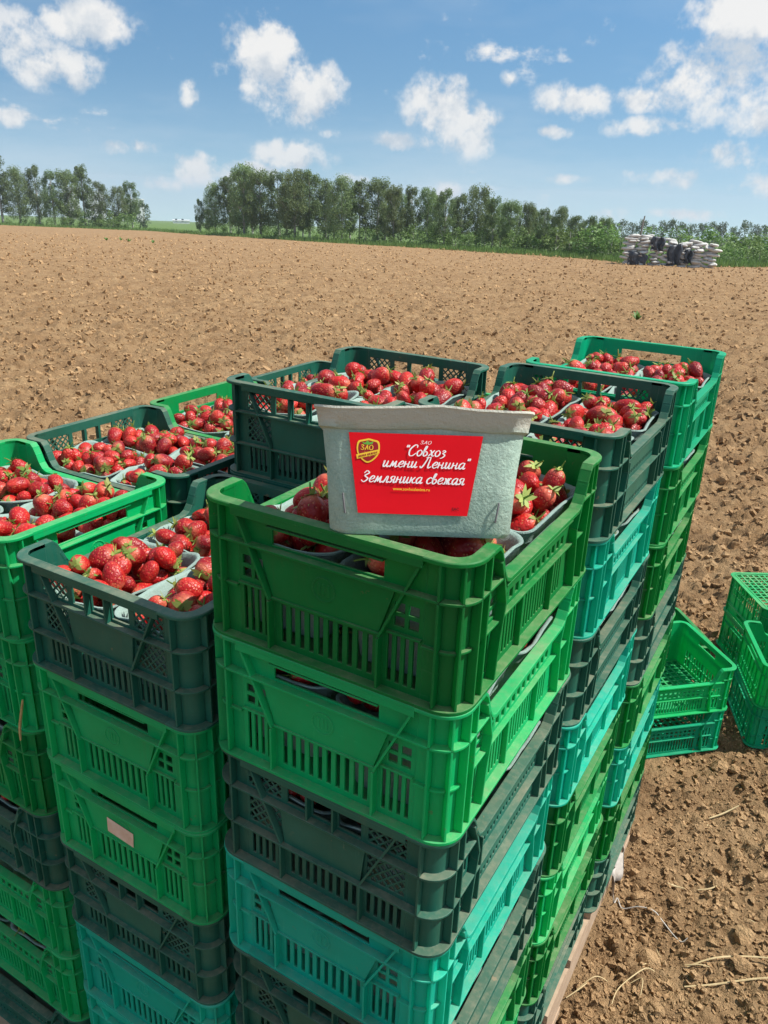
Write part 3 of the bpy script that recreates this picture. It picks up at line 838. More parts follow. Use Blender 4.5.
# loose empty crates on the soil to the right
def loose(cx, cy, rz, items, phrase):
    for k, (c, flip, extra) in enumerate(items):
        z = min(smooth_z(cx, cy), 0) + .002 + k * .1475
        lab = f'empty {WORD[c]} crate, {extra} {phrase}'
        rot = (math.pi, 0, rz) if flip else (0, 0, rz)
        make_crate(c, (cx, cy, z + (CRATE_H if flip else 0)), rz, lab, 'empty crates on the soil', 'C', rot)
loose(-.092, 1.772, R(-47), [('jade', 0, 'lower of the pair'), ('apple', 0, 'upper of the pair')], 'beside the far end of the pallet')
loose(.340, 2.052, R(-70), [('jade', 0, 'lower of the pair'), ('apple', 0, 'upper of the pair')], 'cut by the right picture edge')
loose(.252, 2.470, R(-58), [('apple', 0, 'underneath the upturned crate'), ('green', 1, 'upturned with its base in the sun')], 'at the right picture edge')
loose(-.195, 2.160, R(-52), [('leaf', 0, 'lying alone')], 'behind the pair at the pallet end')

# ------------------------------------------------------------------ pallet
pal = empty('pallet', (0, 0, 0)); tag(pal, 'weathered wooden pallet under the crate stacks', 'pallet')
px0, px1, py0, py1 = PALLET
pm = MB(); pm.box(-.045, .045, 0, py1 - py0, 0, .078); stringer = pm.mesh('stringer', M['wood'])
for x in (px0 + .047, (px0 + px1) / 2, px1 - .047): link('stringer', stringer, pal, (x, py0, .020))
bm_ = MB(); bm_.box(0, px1 - px0, 0, .11, 0, .0215); board = bm_.mesh('board', M['wood'])
for k in range(9):
    y = py0 + .002 + k * (py1 - py0 - .114) / 8; link('board', board, pal, (px0, y, .0982))
for k in (0, 4, 8):
    y = py0 + .002 + k * (py1 - py0 - .114) / 8; link('board', board, pal, (px0, y, -.0018))

# ------------------------------------------------------------------ punnets
def rrect(a, b, r_, n=6):
    pts = []
    for i, (sx, sy) in enumerate(((1, 1), (-1, 1), (-1, -1), (1, -1))):
        for k in range(n):
            t = (i + k / (n - 1)) * math.pi / 2; pts.append((sx * (a - r_) + r_ * math.cos(t), sy * (b - r_) + r_ * math.sin(t)))
    out = []
    for i, p in enumerate(pts):                                # extra points along the straight walls
        q = pts[(i + 1) % len(pts)]; out.append(p)
        if (i + 1) % n == 0:
            for s in (.2, .4, .6, .8): out.append((p[0] + (q[0] - p[0]) * s, p[1] + (q[1] - p[1]) * s))
    return out
BODY = [(.0665, .0435, .0005, .016), (.0700, .0470, .0000, .016), (.0730, .0500, .004, .016), (.0765, .0535, .050, .017), (.0808, .0578, .083, .018)]
INNER = [(.0785, .0555, .083, .016), (.0740, .0510, .050, .015), (.0690, .0460, .006, .014), (.0640, .0410, .0035, .012)]
RIM = [(.0788, .0558, .0829, .016), (.0810, .0580, .0829, .018), (.0838, .0608, .0845, .018), (.0862, .0632, .0975, .019), (.0882, .0652, .0990, .020), (.0880, .0650, .1008, .020), (.0855, .0625, .1008, .018), (.0830, .0600, .0985, .017), (.0787, .0557, .0832, .016)]
def loft(secs, seed, wob, cap0, cap1, close=False):
    rr = random.Random(seed); mb = MB(); n = None; rows = []
    ph = [rr.uniform(0, 6.3) for _ in range(6)]
    for a, b, z, r_ in secs:
        ring = rrect(a, b, r_); n = len(ring); row = []
        for i, (x, y) in enumerate(ring):
            t = math.atan2(y, x); k = wob * max(0, (z - .03) / .07)
            w = math.sin(3 * t + ph[0]) * .5 + math.sin(5 * t + ph[1]) * .35 + math.sin(11 * t + ph[2]) * .22
            row.append((x * (1 + k * w * .35), y * (1 + k * w * .5), z + k * .06 * (math.sin(4 * t + ph[3]) + .6 * math.sin(9 * t + ph[4]))))
        rows.append(row)
    vs = [p for r_ in rows for p in r_]; m = len(rows)
    fs = [(i * n + k, i * n + (k + 1) % n, (i + 1) * n + (k + 1) % n, (i + 1) * n + k) for i in range(m - 1) for k in range(n)]
    if cap0: fs.append(tuple(range(n))[::-1])
    if cap1: fs.append(tuple(range((m - 1) * n, m * n)))
    mb.add(vs, fs); return mb
PUN = []
for s in range(5):
    pm_ = M['pulp2'] if s == 4 else M['pulp']
    wb = .022 if s == 4 else .05; body = loft(BODY, s, wb, True, False); body2 = loft(INNER, s, wb, False, True); body.add(body2.v, body2.f)
    PUN.append((body.mesh('punnet_body', pm_, 50), loft(RIM, s, wb, False, False).mesh('punnet_rim', pm_, 50)))

def make_punnet(mat, label, group, variant=None):
    e = empty('punnet'); e.matrix_world = mat; tag(e, label, 'punnet', group)
    b, r_ = PUN[random.randrange(4) if variant is None else variant]
    link('body', b, e); link('rim', r_, e); return e


# ------------------------------------------------------------------ strawberries
def berry_mesh(k, ns, nr):
    rr = random.Random(k); L_ = rr.uniform(.0150, .0185); wd = rr.uniform(.0138, .0158); sh = rr.uniform(.75, 1.15); ph = rr.uniform(0, 6.3)
    vs, fs = [], []
    for i in range(nr + 1):
        t = i / nr; a = math.pi * t
        z = math.cos(a) * L_; r_ = math.sin(a) ** .9 * wd * (1 - .28 * sh * max(0, t - .45) / .55) * (1 + .04 * math.sin(3 * a))
        for j in range(ns):
            b = 2 * math.pi * j / ns; lump = 1 + .045 * math.sin(3 * b + ph) + .03 * math.sin(2 * b - ph * 2 + 3 * t) + .02 * math.sin(7 * b + 9 * t)
            vs.append((r_ * lump * math.cos(b), r_ * lump * math.sin(b) * .94, z))
    for i in range(nr):
        for j in range(ns): fs.append((i * ns + j, (i + 1) * ns + j, (i + 1) * ns + (j + 1) % ns, i * ns + (j + 1) % ns))
    mb = MB(); mb.add(vs, fs); return mb.mesh('strawberry_fruit', M['berry'], 60), L_

def calyx_mesh(k, L_):
    rr = random.Random(k + 50); mb = MB(); n = rr.randint(8, 11)
    for i in range(n):
        a = 2 * math.pi * (i + rr.uniform(-.3, .3)) / n; ln = rr.uniform(.009, .0155); curl = rr.uniform(-.1, 1.2); w = rr.uniform(.0022, .0036)
        d = Vector((math.cos(a), math.sin(a), 0)); s = Vector((-d.y, d.x, 0)); prev = None; pts = []
        for q in range(5):
            u = q / 4; c = d * (ln * u) + Vector((0, 0, L_ * .93 + .0012 - .010 * u * u * (1 - curl) + .004 * u * curl)); ww = w * (math.sin(math.pi * min(1, u * .85 + .15)))
            pts += [c - s * ww, c + s * ww]
        mb.add(pts, [(2 * q, 2 * q + 1, 2 * q + 3, 2 * q + 2) for q in range(4)])
    mb.tube([(0, 0, L_ * .92), (.001, .001, L_ + .006), (.003, .002, L_ + .012)], [.0013, .0010, .0008], 5)
    return mb.mesh('strawberry_calyx', M['calyx'])
BERRY = []
for k in range(7):
    hi, L_ = berry_mesh(k, 22, 15); lo, _ = berry_mesh(k, 10, 6); BERRY.append((hi, lo, calyx_mesh(k, L_)))

def mesh_np(me):
    v = np.empty(len(me.vertices) * 3); me.vertices.foreach_get('co', v)
    f = []
    for p in me.polygons:
        q = p.vertices[:]; f.append(q[:4] if len(q) >= 4 else (q[0], q[1], q[2], q[2]))
    return v.reshape(-1, 3), f
BNP = [(mesh_np(lo), mesh_np(cx)) for hi, lo, cx in BERRY]

def heap(n_try, floor, top, rs, a=.071, b=.049):
    """drop berries one by one into the lowest free spot"""
    out = []
    for _ in range(n_try):
        r_ = random.uniform(*rs); best = None
        for _ in range(46):
            x, y = random.uniform(-a + r_ * .75, a - r_ * .75), random.uniform(-b + r_ * .75, b - r_ * .75)
            z = floor + r_
            for X, Y, Z, Q in out:
                d2 = (x - X) ** 2 + (y - Y) ** 2; m = (r_ + Q) * .93
                if d2 < m * m: z = max(z, Z + math.sqrt(m * m - d2))
            if best is None or z < best[2]: best = (x, y, z, r_)
        if best[2] > top: break
        out.append(best)
    return out

SOLO, MASS = [], []                                            # (matrix, variant, label, group), (matrix, variant)
def side_name(d, turned):
    return ('rear ' if d.y > 0 else 'front ') + ('right' if d.x > 0 else 'left')
def fill_crate(st, k, which='all', level='full'):
    e, c, phrase = CRATES[st, k]
    mw = Matrix.Translation(e.location) @ e.rotation_euler.to_matrix().to_4x4()
    for sx in (-1, 1):
        for sy in (-1, 1):
            wd = (mw.to_3x3() @ Vector((sx * .0675, sy * .0895, 0)))
            nm = side_name(wd, STACKS[st][2])
            if which != 'all' and nm not in which: continue
            lift = random.uniform(0, .006)
            mp = mw @ Matrix.Translation((sx * .0672 + random.uniform(-.001, .001), sy * .0890 + random.uniform(-.002, .002), .0042 + lift)) @ Matrix.Rotation(R(random.uniform(-1.5, 1.5)), 4, 'Z') \
                @ Matrix.Rotation(math.pi / 2 + R(random.uniform(-1.5, 1.5)), 4, 'Z') @ Matrix.Rotation(R(random.uniform(-2, 2)), 4, 'X')
            lab = f'punnet {nm} in the {phrase}' if k else f'pulp punnet, {nm} in the {phrase}'
            make_punnet(mp, lab, 'pulp punnets in the crates')
            bl = f'ripe strawberry in the {nm} punnet of the {phrase}'
            if level == 'full': hp = heap(100, .054, .1175, (.0106, .0164), .077, .054)
            else: hp = heap(34, .086, .127, (.0110, .0155), .080, .057)
            for x, y, z, r_ in hp:
                ax = Vector((random.gauss(0, 1), random.gauss(0, 1), random.gauss(.42, .62))).normalized()
                s = r_ / .0150
                mb = mp @ Matrix.Translation((x, y, z)) @ ax.to_track_quat('Z', 'Y').to_matrix().to_4x4() @ Matrix.Rotation(random.uniform(0, 6.3), 4, 'Z') @ Matrix.Diagonal((s * random.uniform(.86, 1.1), s * random.uniform(.86, 1.1), s * random.uniform(.86, 1.22), 1))
                v = random.randrange(7)
                (SOLO if level == 'full' else MASS).append((mb, v, bl, f'strawberries in the {nm} punnet of the {phrase}', r_))
for st in ('F', 'L1', 'L2', 'L3', 'L4', 'L5', 'B1', 'R1', 'R2'): fill_crate(st, 0)
for k in (1, 2, 3): fill_crate('F', k, ('front right', 'rear right', 'front left'), 'part')
for k in (4, 5): fill_crate('F', k, ('front right', 'rear right'), 'part')
for k in range(1, 7): fill_crate('R1', k, ('front right', 'rear right'), 'part')
for k in range(1, 5): fill_crate('R2', k, ('front right', 'rear right'), 'part')
for k in range(1, 7): fill_crate('L2', k, ('front right', 'front left'), 'part')
for k in (1,): fill_crate('B1', k, ('front left',), 'part')

def choose_solo():
    """the strawberries that show largest stay individuals, the rest become one mass"""
    C = np.array([m.translation[:] for m, *_ in SOLO]); rad = np.array([s[4] for s in SOLO]); cam_ = np.array(CAM)
    sc = np.zeros(len(SOLO))
    for i in range(len(SOLO)):
        d = C[i] - cam_; D = np.linalg.norm(d); vis = 0
        for off in ((0, 0), (.6, 0), (-.6, 0), (0, .6), (0, -.6)):
            tgt = C[i] + np.array(rt2) * off[0] * rad[i] + np.array(up2) * off[1] * rad[i]
            q = tgt - cam_; qn = np.linalg.norm(q); q = q / qn
            rel = C - cam_; tt = rel @ q; dist = np.linalg.norm(rel - tt[:, None] * q, axis=1)
            blk = (dist < rad * .95) & (tt < qn - rad[i] * .5); blk[i] = False
            vis += not blk.any()
        x = (d @ np.array(rt2)) / (d @ np.array(fw)); y = (d @ np.array(up2)) / (d @ np.array(fw))
        if abs(x) > .50 or abs(y) > .66: vis = 0
        sc[i] = vis * (rad[i] / D) ** 2 * (1 if vis > 1 else .3)
    return np.argsort(-sc)[:300], sc
idx, sc = choose_solo(); keep = set(int(i) for i in idx if sc[i] > 0)
for i, (m, v, lab, grp, r_) in enumerate(SOLO):
    if i in keep:
        e = empty('strawberry'); e.matrix_world = m; tag(e, lab, 'strawberry', grp)
        link('fruit', BERRY[v][0], e); link('calyx', BERRY[v][2], e)
    else: MASS.append((m, v, lab, grp, r_))
def mass_mesh():
    V, F, mi, nb = [], [], [], 0
    for m, v, *_ in MASS:
        A = np.array(m)
        for q, (vv, ff) in enumerate(BNP[v]):
            V.append(vv @ A[:3, :3].T + A[:3, 3]); F += [tuple(i + nb for i in f) for f in ff]; mi += [q] * len(ff); nb += len(vv)
    me = bpy.data.meshes.new('strawberry_mass'); vs = np.concatenate(V)
    me.from_pydata(vs.tolist(), [], [f if f[2] != f[3] else f[:3] for f in F])
    me.materials.append(M['berry_mass']); me.materials.append(M['calyx']); me.polygons.foreach_set('material_index', mi)
    me.polygons.foreach_set('use_smooth', [True] * len(me.polygons)); me.update(); return me
def berry_mass_mat():
    m, t, p, out = new_mat('strawberry_skin_far')
    geo = t.node('ShaderNodeNewGeometry'); pos = geo.outputs['Position']
    base = t.mix(geo.outputs['Random Per Island'], (.50, .014, .013), (.21, .005, .010))
    base = t.mix(t.rng(t.noise(pos, 34, 3), .50, .74), base, (.58, .040, .022))
    vo = t.node('ShaderNodeTexVoronoi'); t.l.new(pos, vo.inputs['Vector']); vo.inputs['Scale'].default_value = 290
    c = t.mix(t.math('MULTIPLY', t.rng(vo.outputs['Distance'], .16, .27, 1, 0), .6), base, (.72, .30, .12))
    t.l.new(c, p.inputs['Base Color']); p.inputs['Roughness'].default_value = .42
    bump(t, p, t.rng(vo.outputs['Distance'], .25, .6, 0, 1), .5, .0012)
    return m
M['berry_mass'] = berry_mass_mat()
tag(link('strawberries', mass_mesh()), 'ripe red strawberries lying deeper in the punnets and lower crates', 'strawberry', kind='stuff')

# ------------------------------------------------------------------ the labelled punnet on the nearest crate
LEAN = R(21)
pivot = Vector((-.067, .034, TOP + .0008))
rot = Matrix.Rotation(YAW - R(.5), 4, 'Z') @ Matrix.Rotation(R(-.4), 4, 'Y') @ Matrix.Rotation(-LEAN, 4, 'X')
mp = Matrix.Translation(pivot) @ rot @ Matrix.Diagonal((1.10, 1.10, 1.10, 1)) @ Matrix.Translation((0, .0470, 0))
lp = make_punnet(mp, 'empty grey pulp punnet with a red label, leaning on the nearest crate', 'labelled punnet', 4); del lp['group']
p0, p1 = Vector((0, -.0505, .004)), Vector((0, -.0582, .083))
fu = Vector((1, 0, 0)); fv = (p1 - p0).normalized(); fn_ = fu.cross(fv) * -1
if fn_.y > 0: fn_ = -fn_
FC = (p0 + p1) / 2 + fv * .004 - fu * .0060
S = .000158                                                     # metres per unit of the drawing
def face(x, y, d):                                             # drawing coordinates: x right, y down
    return FC + fu * ((x - 384) * S) + fv * ((248 - y) * S) + fn_ * d
lab = MB(); top_l, top_r, bot_r, bot_l = (52, 42), (714, 42), (652, 440), (108, 440)
g = 14; vs = []
for j in range(g + 1):
    for i in range(g + 1):
        u, v = i / g, j / g
        x = (top_l[0] * (1 - u) + top_r[0] * u) * (1 - v) + (bot_l[0] * (1 - u) + bot_r[0] * u) * v
        y = 42 + (440 - 42) * v
        vs.append(face(x, y, .0016 + .00025 * math.sin(7 * u + 3 * v) + .0008 * max(0, v - .8) * 5 * (.5 + .5 * math.sin(4 * u))))
lab.add(vs, [(j * (g + 1) + i, (j + 1) * (g + 1) + i, (j + 1) * (g + 1) + i + 1, j * (g + 1) + i + 1) for j in range(g) for i in range(g)])
lo_ = link('label', lab.mesh('paper_label', M['red'], 60), lp); lo_['label'] = 'red paper label with white script lettering and emblem'

def catmull(pts, n=7):
    if len(pts) < 3: return [tuple(Vector(pts[0]).lerp(Vector(pts[-1]), i / 4)) for i in range(5)]
    P = [pts[0]] + list(pts) + [pts[-1]]; out = []
    for i in range(1, len(P) - 2):
        for k in range(n):
            t = k / n; a, b, c, d = (Vector(P[i + j]) for j in (-1, 0, 1, 2))
            out.append(tuple(.5 * ((2 * b) + (c - a) * t + (2 * a - 5 * b + 4 * c - d) * t * t + (3 * b - a - 3 * c + d) * t ** 3)))
    out.append(tuple(P[-2])); return out
GL = {
    'о': (.86, [[(.42, 1), (.1, .75), (.06, .35), (.3, 0), (.62, .2), (.70, .65), (.42, 1)]]),
    'с': (.78, [[(.70, .80), (.48, 1), (.12, .7), (.08, .3), (.32, 0), (.74, .25)]]),
    'е': (.80, [[(.08, .42), (.55, .55), (.66, .85), (.42, 1), (.10, .6), (.12, .2), (.38, 0), (.78, .25)]]),
    'а': (.98, [[(.70, .85), (.45, 1), (.10, .65), (.12, .15), (.35, .02), (.66, .5), (.74, 1)], [(.74, 1), (.68, .25), (.78, 0), (1.0, .2)]]),
    'и': (.98, [[(.0, .8), (.14, 1), (.10, .3), (.24, 0), (.5, .3), (.64, 1)], [(.64, 1), (.60, .25), (.72, 0), (.98, .2)]]),
    'н': (1.0, [[(.12, 1), (.10, .5), (.08, 0)], [(.10, .48), (.36, .55), (.62, .5)], [(.66, 1), (.62, .25), (.72, 0), (1.0, .2)]]),
    'м': (1.22, [[(-.02, .05), (.12, .05), (.24, .5), (.32, 1)], [(.32, 1), (.46, .1)], [(.46, .1), (.62, .55), (.84, 1)], [(.84, 1), (.82, .25), (.92, 0), (1.2, .2)]]),
    'л': (.95, [[(-.02, .08), (.1, .02), (.26, .4), (.42, 1)], [(.42, 1), (.64, 1)], [(.62, 1), (.58, .25), (.68, 0), (.95, .2)]]),
    'я': (.92, [[(.66, 1), (.3, 1), (.12, .75), (.3, .48), (.62, .5)], [(.38, .48), (.2, .1), (.0, .02)], [(.66, 1), (.60, .25), (.70, 0), (.92, .2)]]),
    'к': (.90, [[(.12, 1), (.10, .5), (.08, 0)], [(.1, .45), (.34, .55), (.66, 1)], [(.34, .52), (.5, .08), (.88, .15)]]),
    'ж': (1.24, [[(.58, 1), (.54, 0)], [(.06, .92), (.26, .9), (.36, .55), (.56, .5)], [(.56, .5), (.74, .6), (.86, .95), (1.1, .9)], [(.5, .5), (.32, .4), (.22, .05), (-.02, .06)], [(.56, .5), (.76, .4), (.84, .05), (1.2, .15)]]),
    'в': (.84, [[(.06, .5), (.30, 1.25), (.34, 1.6), (.16, 1.5), (.08, .5), (.28, 0), (.64, .3), (.46, .75), (.16, .6)]]),
    'х': (.92, [[(.04, .9), (.22, .95), (.42, .5), (.62, .05), (.90, .15)], [(.74, 1), (.42, .5), (.02, 0)]]),
    'з': (.80, [[(.12, .85), (.36, 1), (.56, .8), (.28, .52), (.60, .25), (.40, -.15), (.06, -.3)]]),
    'С': (1.25, [[(1.05, 1.35), (1.0, 1.7), (.62, 1.75), (.12, 1.0), (.22, .15), (.66, 0), (1.12, .45)]]),
    'Л': (1.5, [[(-.2, .3), (-.02, 0), (.25, .4), (.62, 1.75)], [(.35, 1.62), (.62, 1.75), (1.05, 1.72)], [(.98, 1.7), (.92, .4), (1.04, 0), (1.4, .25)]]),
    'З': (1.2, [[(.22, 1.4), (.55, 1.78), (.92, 1.45), (.45, .98), (.96, .55), (.55, 0), (.08, .3)]]),
    'А': (1.2, [[(0, 0), (.45, .9), (.72, 1.7)], [(.72, 1.7), (.9, 0)], [(.28, .6), (.82, .6)]]),
    'О': (1.3, [[(.62, 1.7), (.15, 1.2), (.15, .4), (.55, 0), (1.02, .5), (1.0, 1.3), (.62, 1.7)]]),
    '"': (.5, [[(.12, 1.75), (.06, 1.35)], [(.36, 1.75), (.30, 1.35)]]), ' ': (.55, []),
}
def write(text, cx, cy, xh, width, wt, mat, depth, name, slant=.30, rot_=0.0):
    """brush lettering laid on the label as flat ribbons; cy is the baseline"""
    tot = sum(GL[c][0] for c in text); kx = width / (tot * xh); mb = MB(); pen = 0; lay = 0
    ca, sa = math.cos(rot_), math.sin(rot_)
    for c in text:
        adv, strokes = GL[c]
        for sk in strokes:
            pts = catmull(sk); lay += 1; L2, R2 = [], []
            P = [((pen + x) * kx * xh + slant * y * xh - width / 2, -y * xh) for x, y in pts]
            n = len(P)
            for i, (x, y) in enumerate(P):
                x2, y2 = P[min(i + 1, n - 1)]; x1, y1 = P[max(i - 1, 0)]; dx, dy = x2 - x1, y2 - y1; d = math.hypot(dx, dy) or 1
                w = wt * xh * (.52 + .48 * abs(dy / d)) * (.62 + .38 * math.sin(math.pi * i / (n - 1))) / 2
                for arr, s in ((L2, 1), (R2, -1)):
                    X, Y = x - dy / d * w * s, y + dx / d * w * s
                    arr.append(face(cx + X * ca - Y * sa, cy + X * sa + Y * ca, depth + (lay % 7) * .00002))
            mb.add(L2 + R2, [(i, i + 1, n + i + 1, n + i) for i in range(n - 1)])
        pen += adv
    return link(name, mb.mesh(name, mat), lo_)
write('ЗАО', 432, 90, 10, 58, .25, M['white'], .0023, 'lettering')
write('"Совхоз', 430, 148, 30, 205, .25, M['white'], .0023, 'lettering')
write('имени Ленина"', 434, 206, 30, 425, .25, M['white'], .0023, 'lettering')
write('Земляника свежая', 372, 284, 31, 515, .25, M['white'], .0023, 'lettering')

def flat_shape(pts, mat, depth, name):
    mb = MB(); n = len(pts); mb.add([face(x, y, depth) for x, y in pts], [tuple(range(n))]); return link(name, mb.mesh(name, mat), lo_)
def ring2(cx, cy, k=1.0):
    base = [(0, -62), (28, -56), (52, -48), (58, -14), (50, 18), (30, 42), (8, 56), (-10, 56), (-32, 40), (-50, 16), (-57, -16), (-50, -48), (-26, -56)]
    return [(cx + x * k, cy + y * k) for x, y in catmull([base[-1]] + base + [base[0]], 3)[3:-3]]
flat_shape(ring2(150, 132), M['yellow'], .00222, 'emblem')
flat_shape(ring2(150, 132, .86), M['darkred'], .00230, 'emblem')
flat_shape([(118, 86), (134, 92), (146, 80), (158, 90), (176, 82), (170, 97), (150, 101), (128, 98)], M['greenp'], .00242, 'emblem')
flat_shape([(92, 150), (204, 122), (207, 141), (180, 150), (96, 172)], M['yellow'], .00238, 'emblem')
for k in range(9):
    q = rng.uniform(-34, 34, 2); flat_shape([(150 + q[0], 134 + q[1] * .8), (153 + q[0], 136 + q[1] * .8), (150 + q[0], 139 + q[1] * .8)], M['yellow'], .00236, 'emblem')
write('ЗАО', 145, 126, 14.5, 66, .32, M['yellow'], .0025, 'lettering', .0)

def type_text(body, cx, cy, width, mat, depth, name, rot_=0.0, bold=0.0):
    cu = bpy.data.curves.new('type', 'FONT'); cu.body = body; cu.size = 1; cu.align_x = 'CENTER'; cu.resolution_u = 2; cu.offset = bold
    ob = bpy.data.objects.new('type', cu); COL.objects.link(ob); bpy.context.view_layer.update()
    me = bpy.data.meshes.new_from_object(ob); bpy.data.objects.remove(ob); bpy.data.curves.remove(cu)
    xs = [v.co.x for v in me.vertices]; k = width / (max(xs) - min(xs)); ca, sa = math.cos(rot_), math.sin(rot_)
    for v in me.vertices:
        x, y = v.co.x * k, -v.co.y * k; v.co = face(cx + x * ca - y * sa, cy + x * sa + y * ca, depth)
    me.materials.clear(); me.materials.append(mat)
    return link(name, me, lo_)
type_text('www.sovhozlenina.ru', 370, 321, 182, M['yellow'], .0023, 'lettering', 0, .012)
type_text('EAC', 592, 412, 34, M['black'], .0023, 'lettering', 0, .01)
for k, (u, w) in enumerate(((.06, .05), (.13, .04), (.20, .05), (.28, .04), (.35, .05), (.47, .05), (.55, .04), (.63, .05), (.71, .04), (.79, .05), (.88, .04))):
    x0, x1 = 98 + 106 * u, 98 + 106 * (u + w); ya = 161 - 27 * u
    flat_shape([(x0, ya - 5), (x1, ya - 6), (x1 - 1, ya + 4), (x0 - 1, ya + 5)], M['darkred'], .0026, 'emblem')
def staple(x, y, tilt):
    mb = MB(); a = face(x, y, .0018); b = face(x + tilt, y + 92, .0018)
    n0 = fn_ * .0012
    mb.tube([a - n0 * 2, a + n0, a.lerp(b, .3) + n0 * 1.3, a.lerp(b, .7) + n0 * 1.1, b + n0, b - n0 * 2], .0009, 6)
    link('staple', mb.mesh('staple', M['staple'], 40), lp)
staple(32, 348, 12); staple(806, 372, -14)

# ------------------------------------------------------------------ straw, twine and scraps on the soil
def strand(name, pts, rad, mat, label, cat, group=None, lift=.009):
    P = []
    for x, y, *z in pts: P.append(Vector((x, y, (z[0] if z and z[0] > .05 else ground_z(x, y) + lift + (.006 if z else 0)))))
    P = [Vector(p) for p in catmull([tuple(p) for p in P], 6)]
    mb = MB(); n = len(P); mb.tube(P, [rad * (.55 + .45 * math.sin(math.pi * (.1 + .8 * i / (n - 1)))) for i in range(n)], 5)
    return tag(link(name, mb.mesh(name, mat, 50)), label, cat, group)
strand('straw', [(.21, .952), (.26, .998, .022), (.33, 1.052, .028), (.42, 1.09)], .0019, M['straw'], 'upper of two long pale straws at the lower right edge', 'straw')
strand('straw', [(.215, .905), (.27, .942, .020), (.35, 1.00, .024), (.42, 1.04)], .0020, M['straw'], 'lower of two long pale straws at the lower right edge', 'straw')
strand('straw', [(.205, .952), (.235, .966), (.255, .972)], .0013, M['straw'], 'short pale straw between the long straws and the two clods', 'straw')
strand('straw', [(.088, .770), (.092, .815), (.128, .882, .026), (.150, .895)], .0014, M['straw'], 'bent thin straw in front of the two big clods', 'straw')
strand('straw', [(.108, .845), (.13, .86), (.137, .82)], .0012, M['straw'], 'hair-thin straw hooked beside the bent straw', 'straw')
strand('straw', [(.012, .765), (.04, .800, .016), (.065, .822)], .0013, M['straw'], 'straw lying near the pallet corner, nearest to it', 'straw')
strand('straw', [(-.002, .735), (.016, .760, .014), (.028, .782)], .0016, M['straw'], 'small straw beside the pallet edge at the bottom', 'straw')
strand('straw', [(.17, 1.47), (.20, 1.50, .03), (.235, 1.535, .034)], .0026, M['straw'], 'pale dry leaf stalk in front of the empty jade crates', 'straw')
strand('straw', [(.12, 1.16), (.14, 1.175), (.16, 1.178)], .0020, M['straw'], 'short straw near the bend of the white twine', 'straw')
strand('straw', [(.19, 1.20), (.215, 1.215), (.235, 1.24)], .0018, M['straw'], 'short straw left of the flat clod at right', 'straw')
for _ in range(26):
    y = random.uniform(.6, 2.6); x = random.uniform(.04, .04 + .40 * (y + .5)); a = random.uniform(0, 6.3); l = random.uniform(.008, .022)
    strand('straw', [(x, y), (x + l * math.cos(a) * .5, y + l * math.sin(a) * .5), (x + l * math.cos(a), y + l * math.sin(a))], .0012, M['straw'],
           'tiny bit of chaff on the soil right of the pallet', 'straw', 'chaff bits on the soil')
strand('twine', [(.006, 1.015, .085), (.018, 1.04, .05), (.022, 1.06), (.040, 1.045), (.075, 1.05), (.110, 1.05), (.135, 1.045), (.165, 1.030), (.186, 1.022), (.196, 1.030)], .0015, M['twine'],
       'white twine curling from the pallet across the soil', 'twine')
sm = MB(); vs = []; nn = 12
for j in range(nn):
    for i in range(5):
        u, v = i / 4, j / (nn - 1)
        vs.append((.004 + .014 * u + .008 * math.sin(9 * v + 3 * u), .99 + .11 * v, .112 - .060 * u * (1 - .5 * v) + .010 * math.sin(13 * v + 5 * u)))
sm.add(vs, [(j * 5 + i, j * 5 + i + 1, (j + 1) * 5 + i + 1, (j + 1) * 5 + i) for j in range(nn - 1) for i in range(4)])
so_ = link('plastic_scrap', sm.mesh('plastic_scrap', M['film'], 60)); tag(so_, 'torn white plastic film hanging from the pallet edge', 'plastic')
sd = so_.modifiers.new('thickness', 'SOLIDIFY'); sd.thickness = .0006
strand('twig', [(-.652, -.002, TOP - .445), (-.646, -.004, TOP - .42), (-.634, -.006, TOP - .39), (-.626, -.006, TOP - .366)], .0020, M['twig'], 'dry brown stem stuck between the two left stacks', 'twig')
strand('twig', [(-.338, .372, TOP - .17), (-.330, .362, TOP - .13), (-.322, .355, TOP - .085)], .0020, M['twig'], 'dry stem sticking up behind the rim of the nearest crate', 'twig')

# ------------------------------------------------------------------ trees
def leaf_cloud(seed, blobs, per, size, mat, name='crown'):
    r_ = np.random.default_rng(seed); C = []
    for bx, by, bz, ra, rb in blobs:
        q = r_.normal(size=(per, 3)); q /= np.linalg.norm(q, axis=1)[:, None]
        q *= (r_.uniform(.25, 1.05, per) ** .5)[:, None] * np.array([ra, ra, rb]); C.append(q + np.array([bx, by, bz]))
    C = np.concatenate(C); n = len(C)
    a = r_.normal(size=(n, 3)); a /= np.linalg.norm(a, axis=1)[:, None]
    b = r_.normal(size=(n, 3)); b -= (b * a).sum(1)[:, None] * a; b /= np.linalg.norm(b, axis=1)[:, None]
    s = (size * r_.uniform(.6, 1.4, n))[:, None]
    v = np.stack([C - a * s, C - b * s * .55, C + a * s, C + b * s * .55], 1).reshape(-1, 3)
    return np_mesh(name, v, np.arange(n * 4).reshape(-1, 4), mat, False)

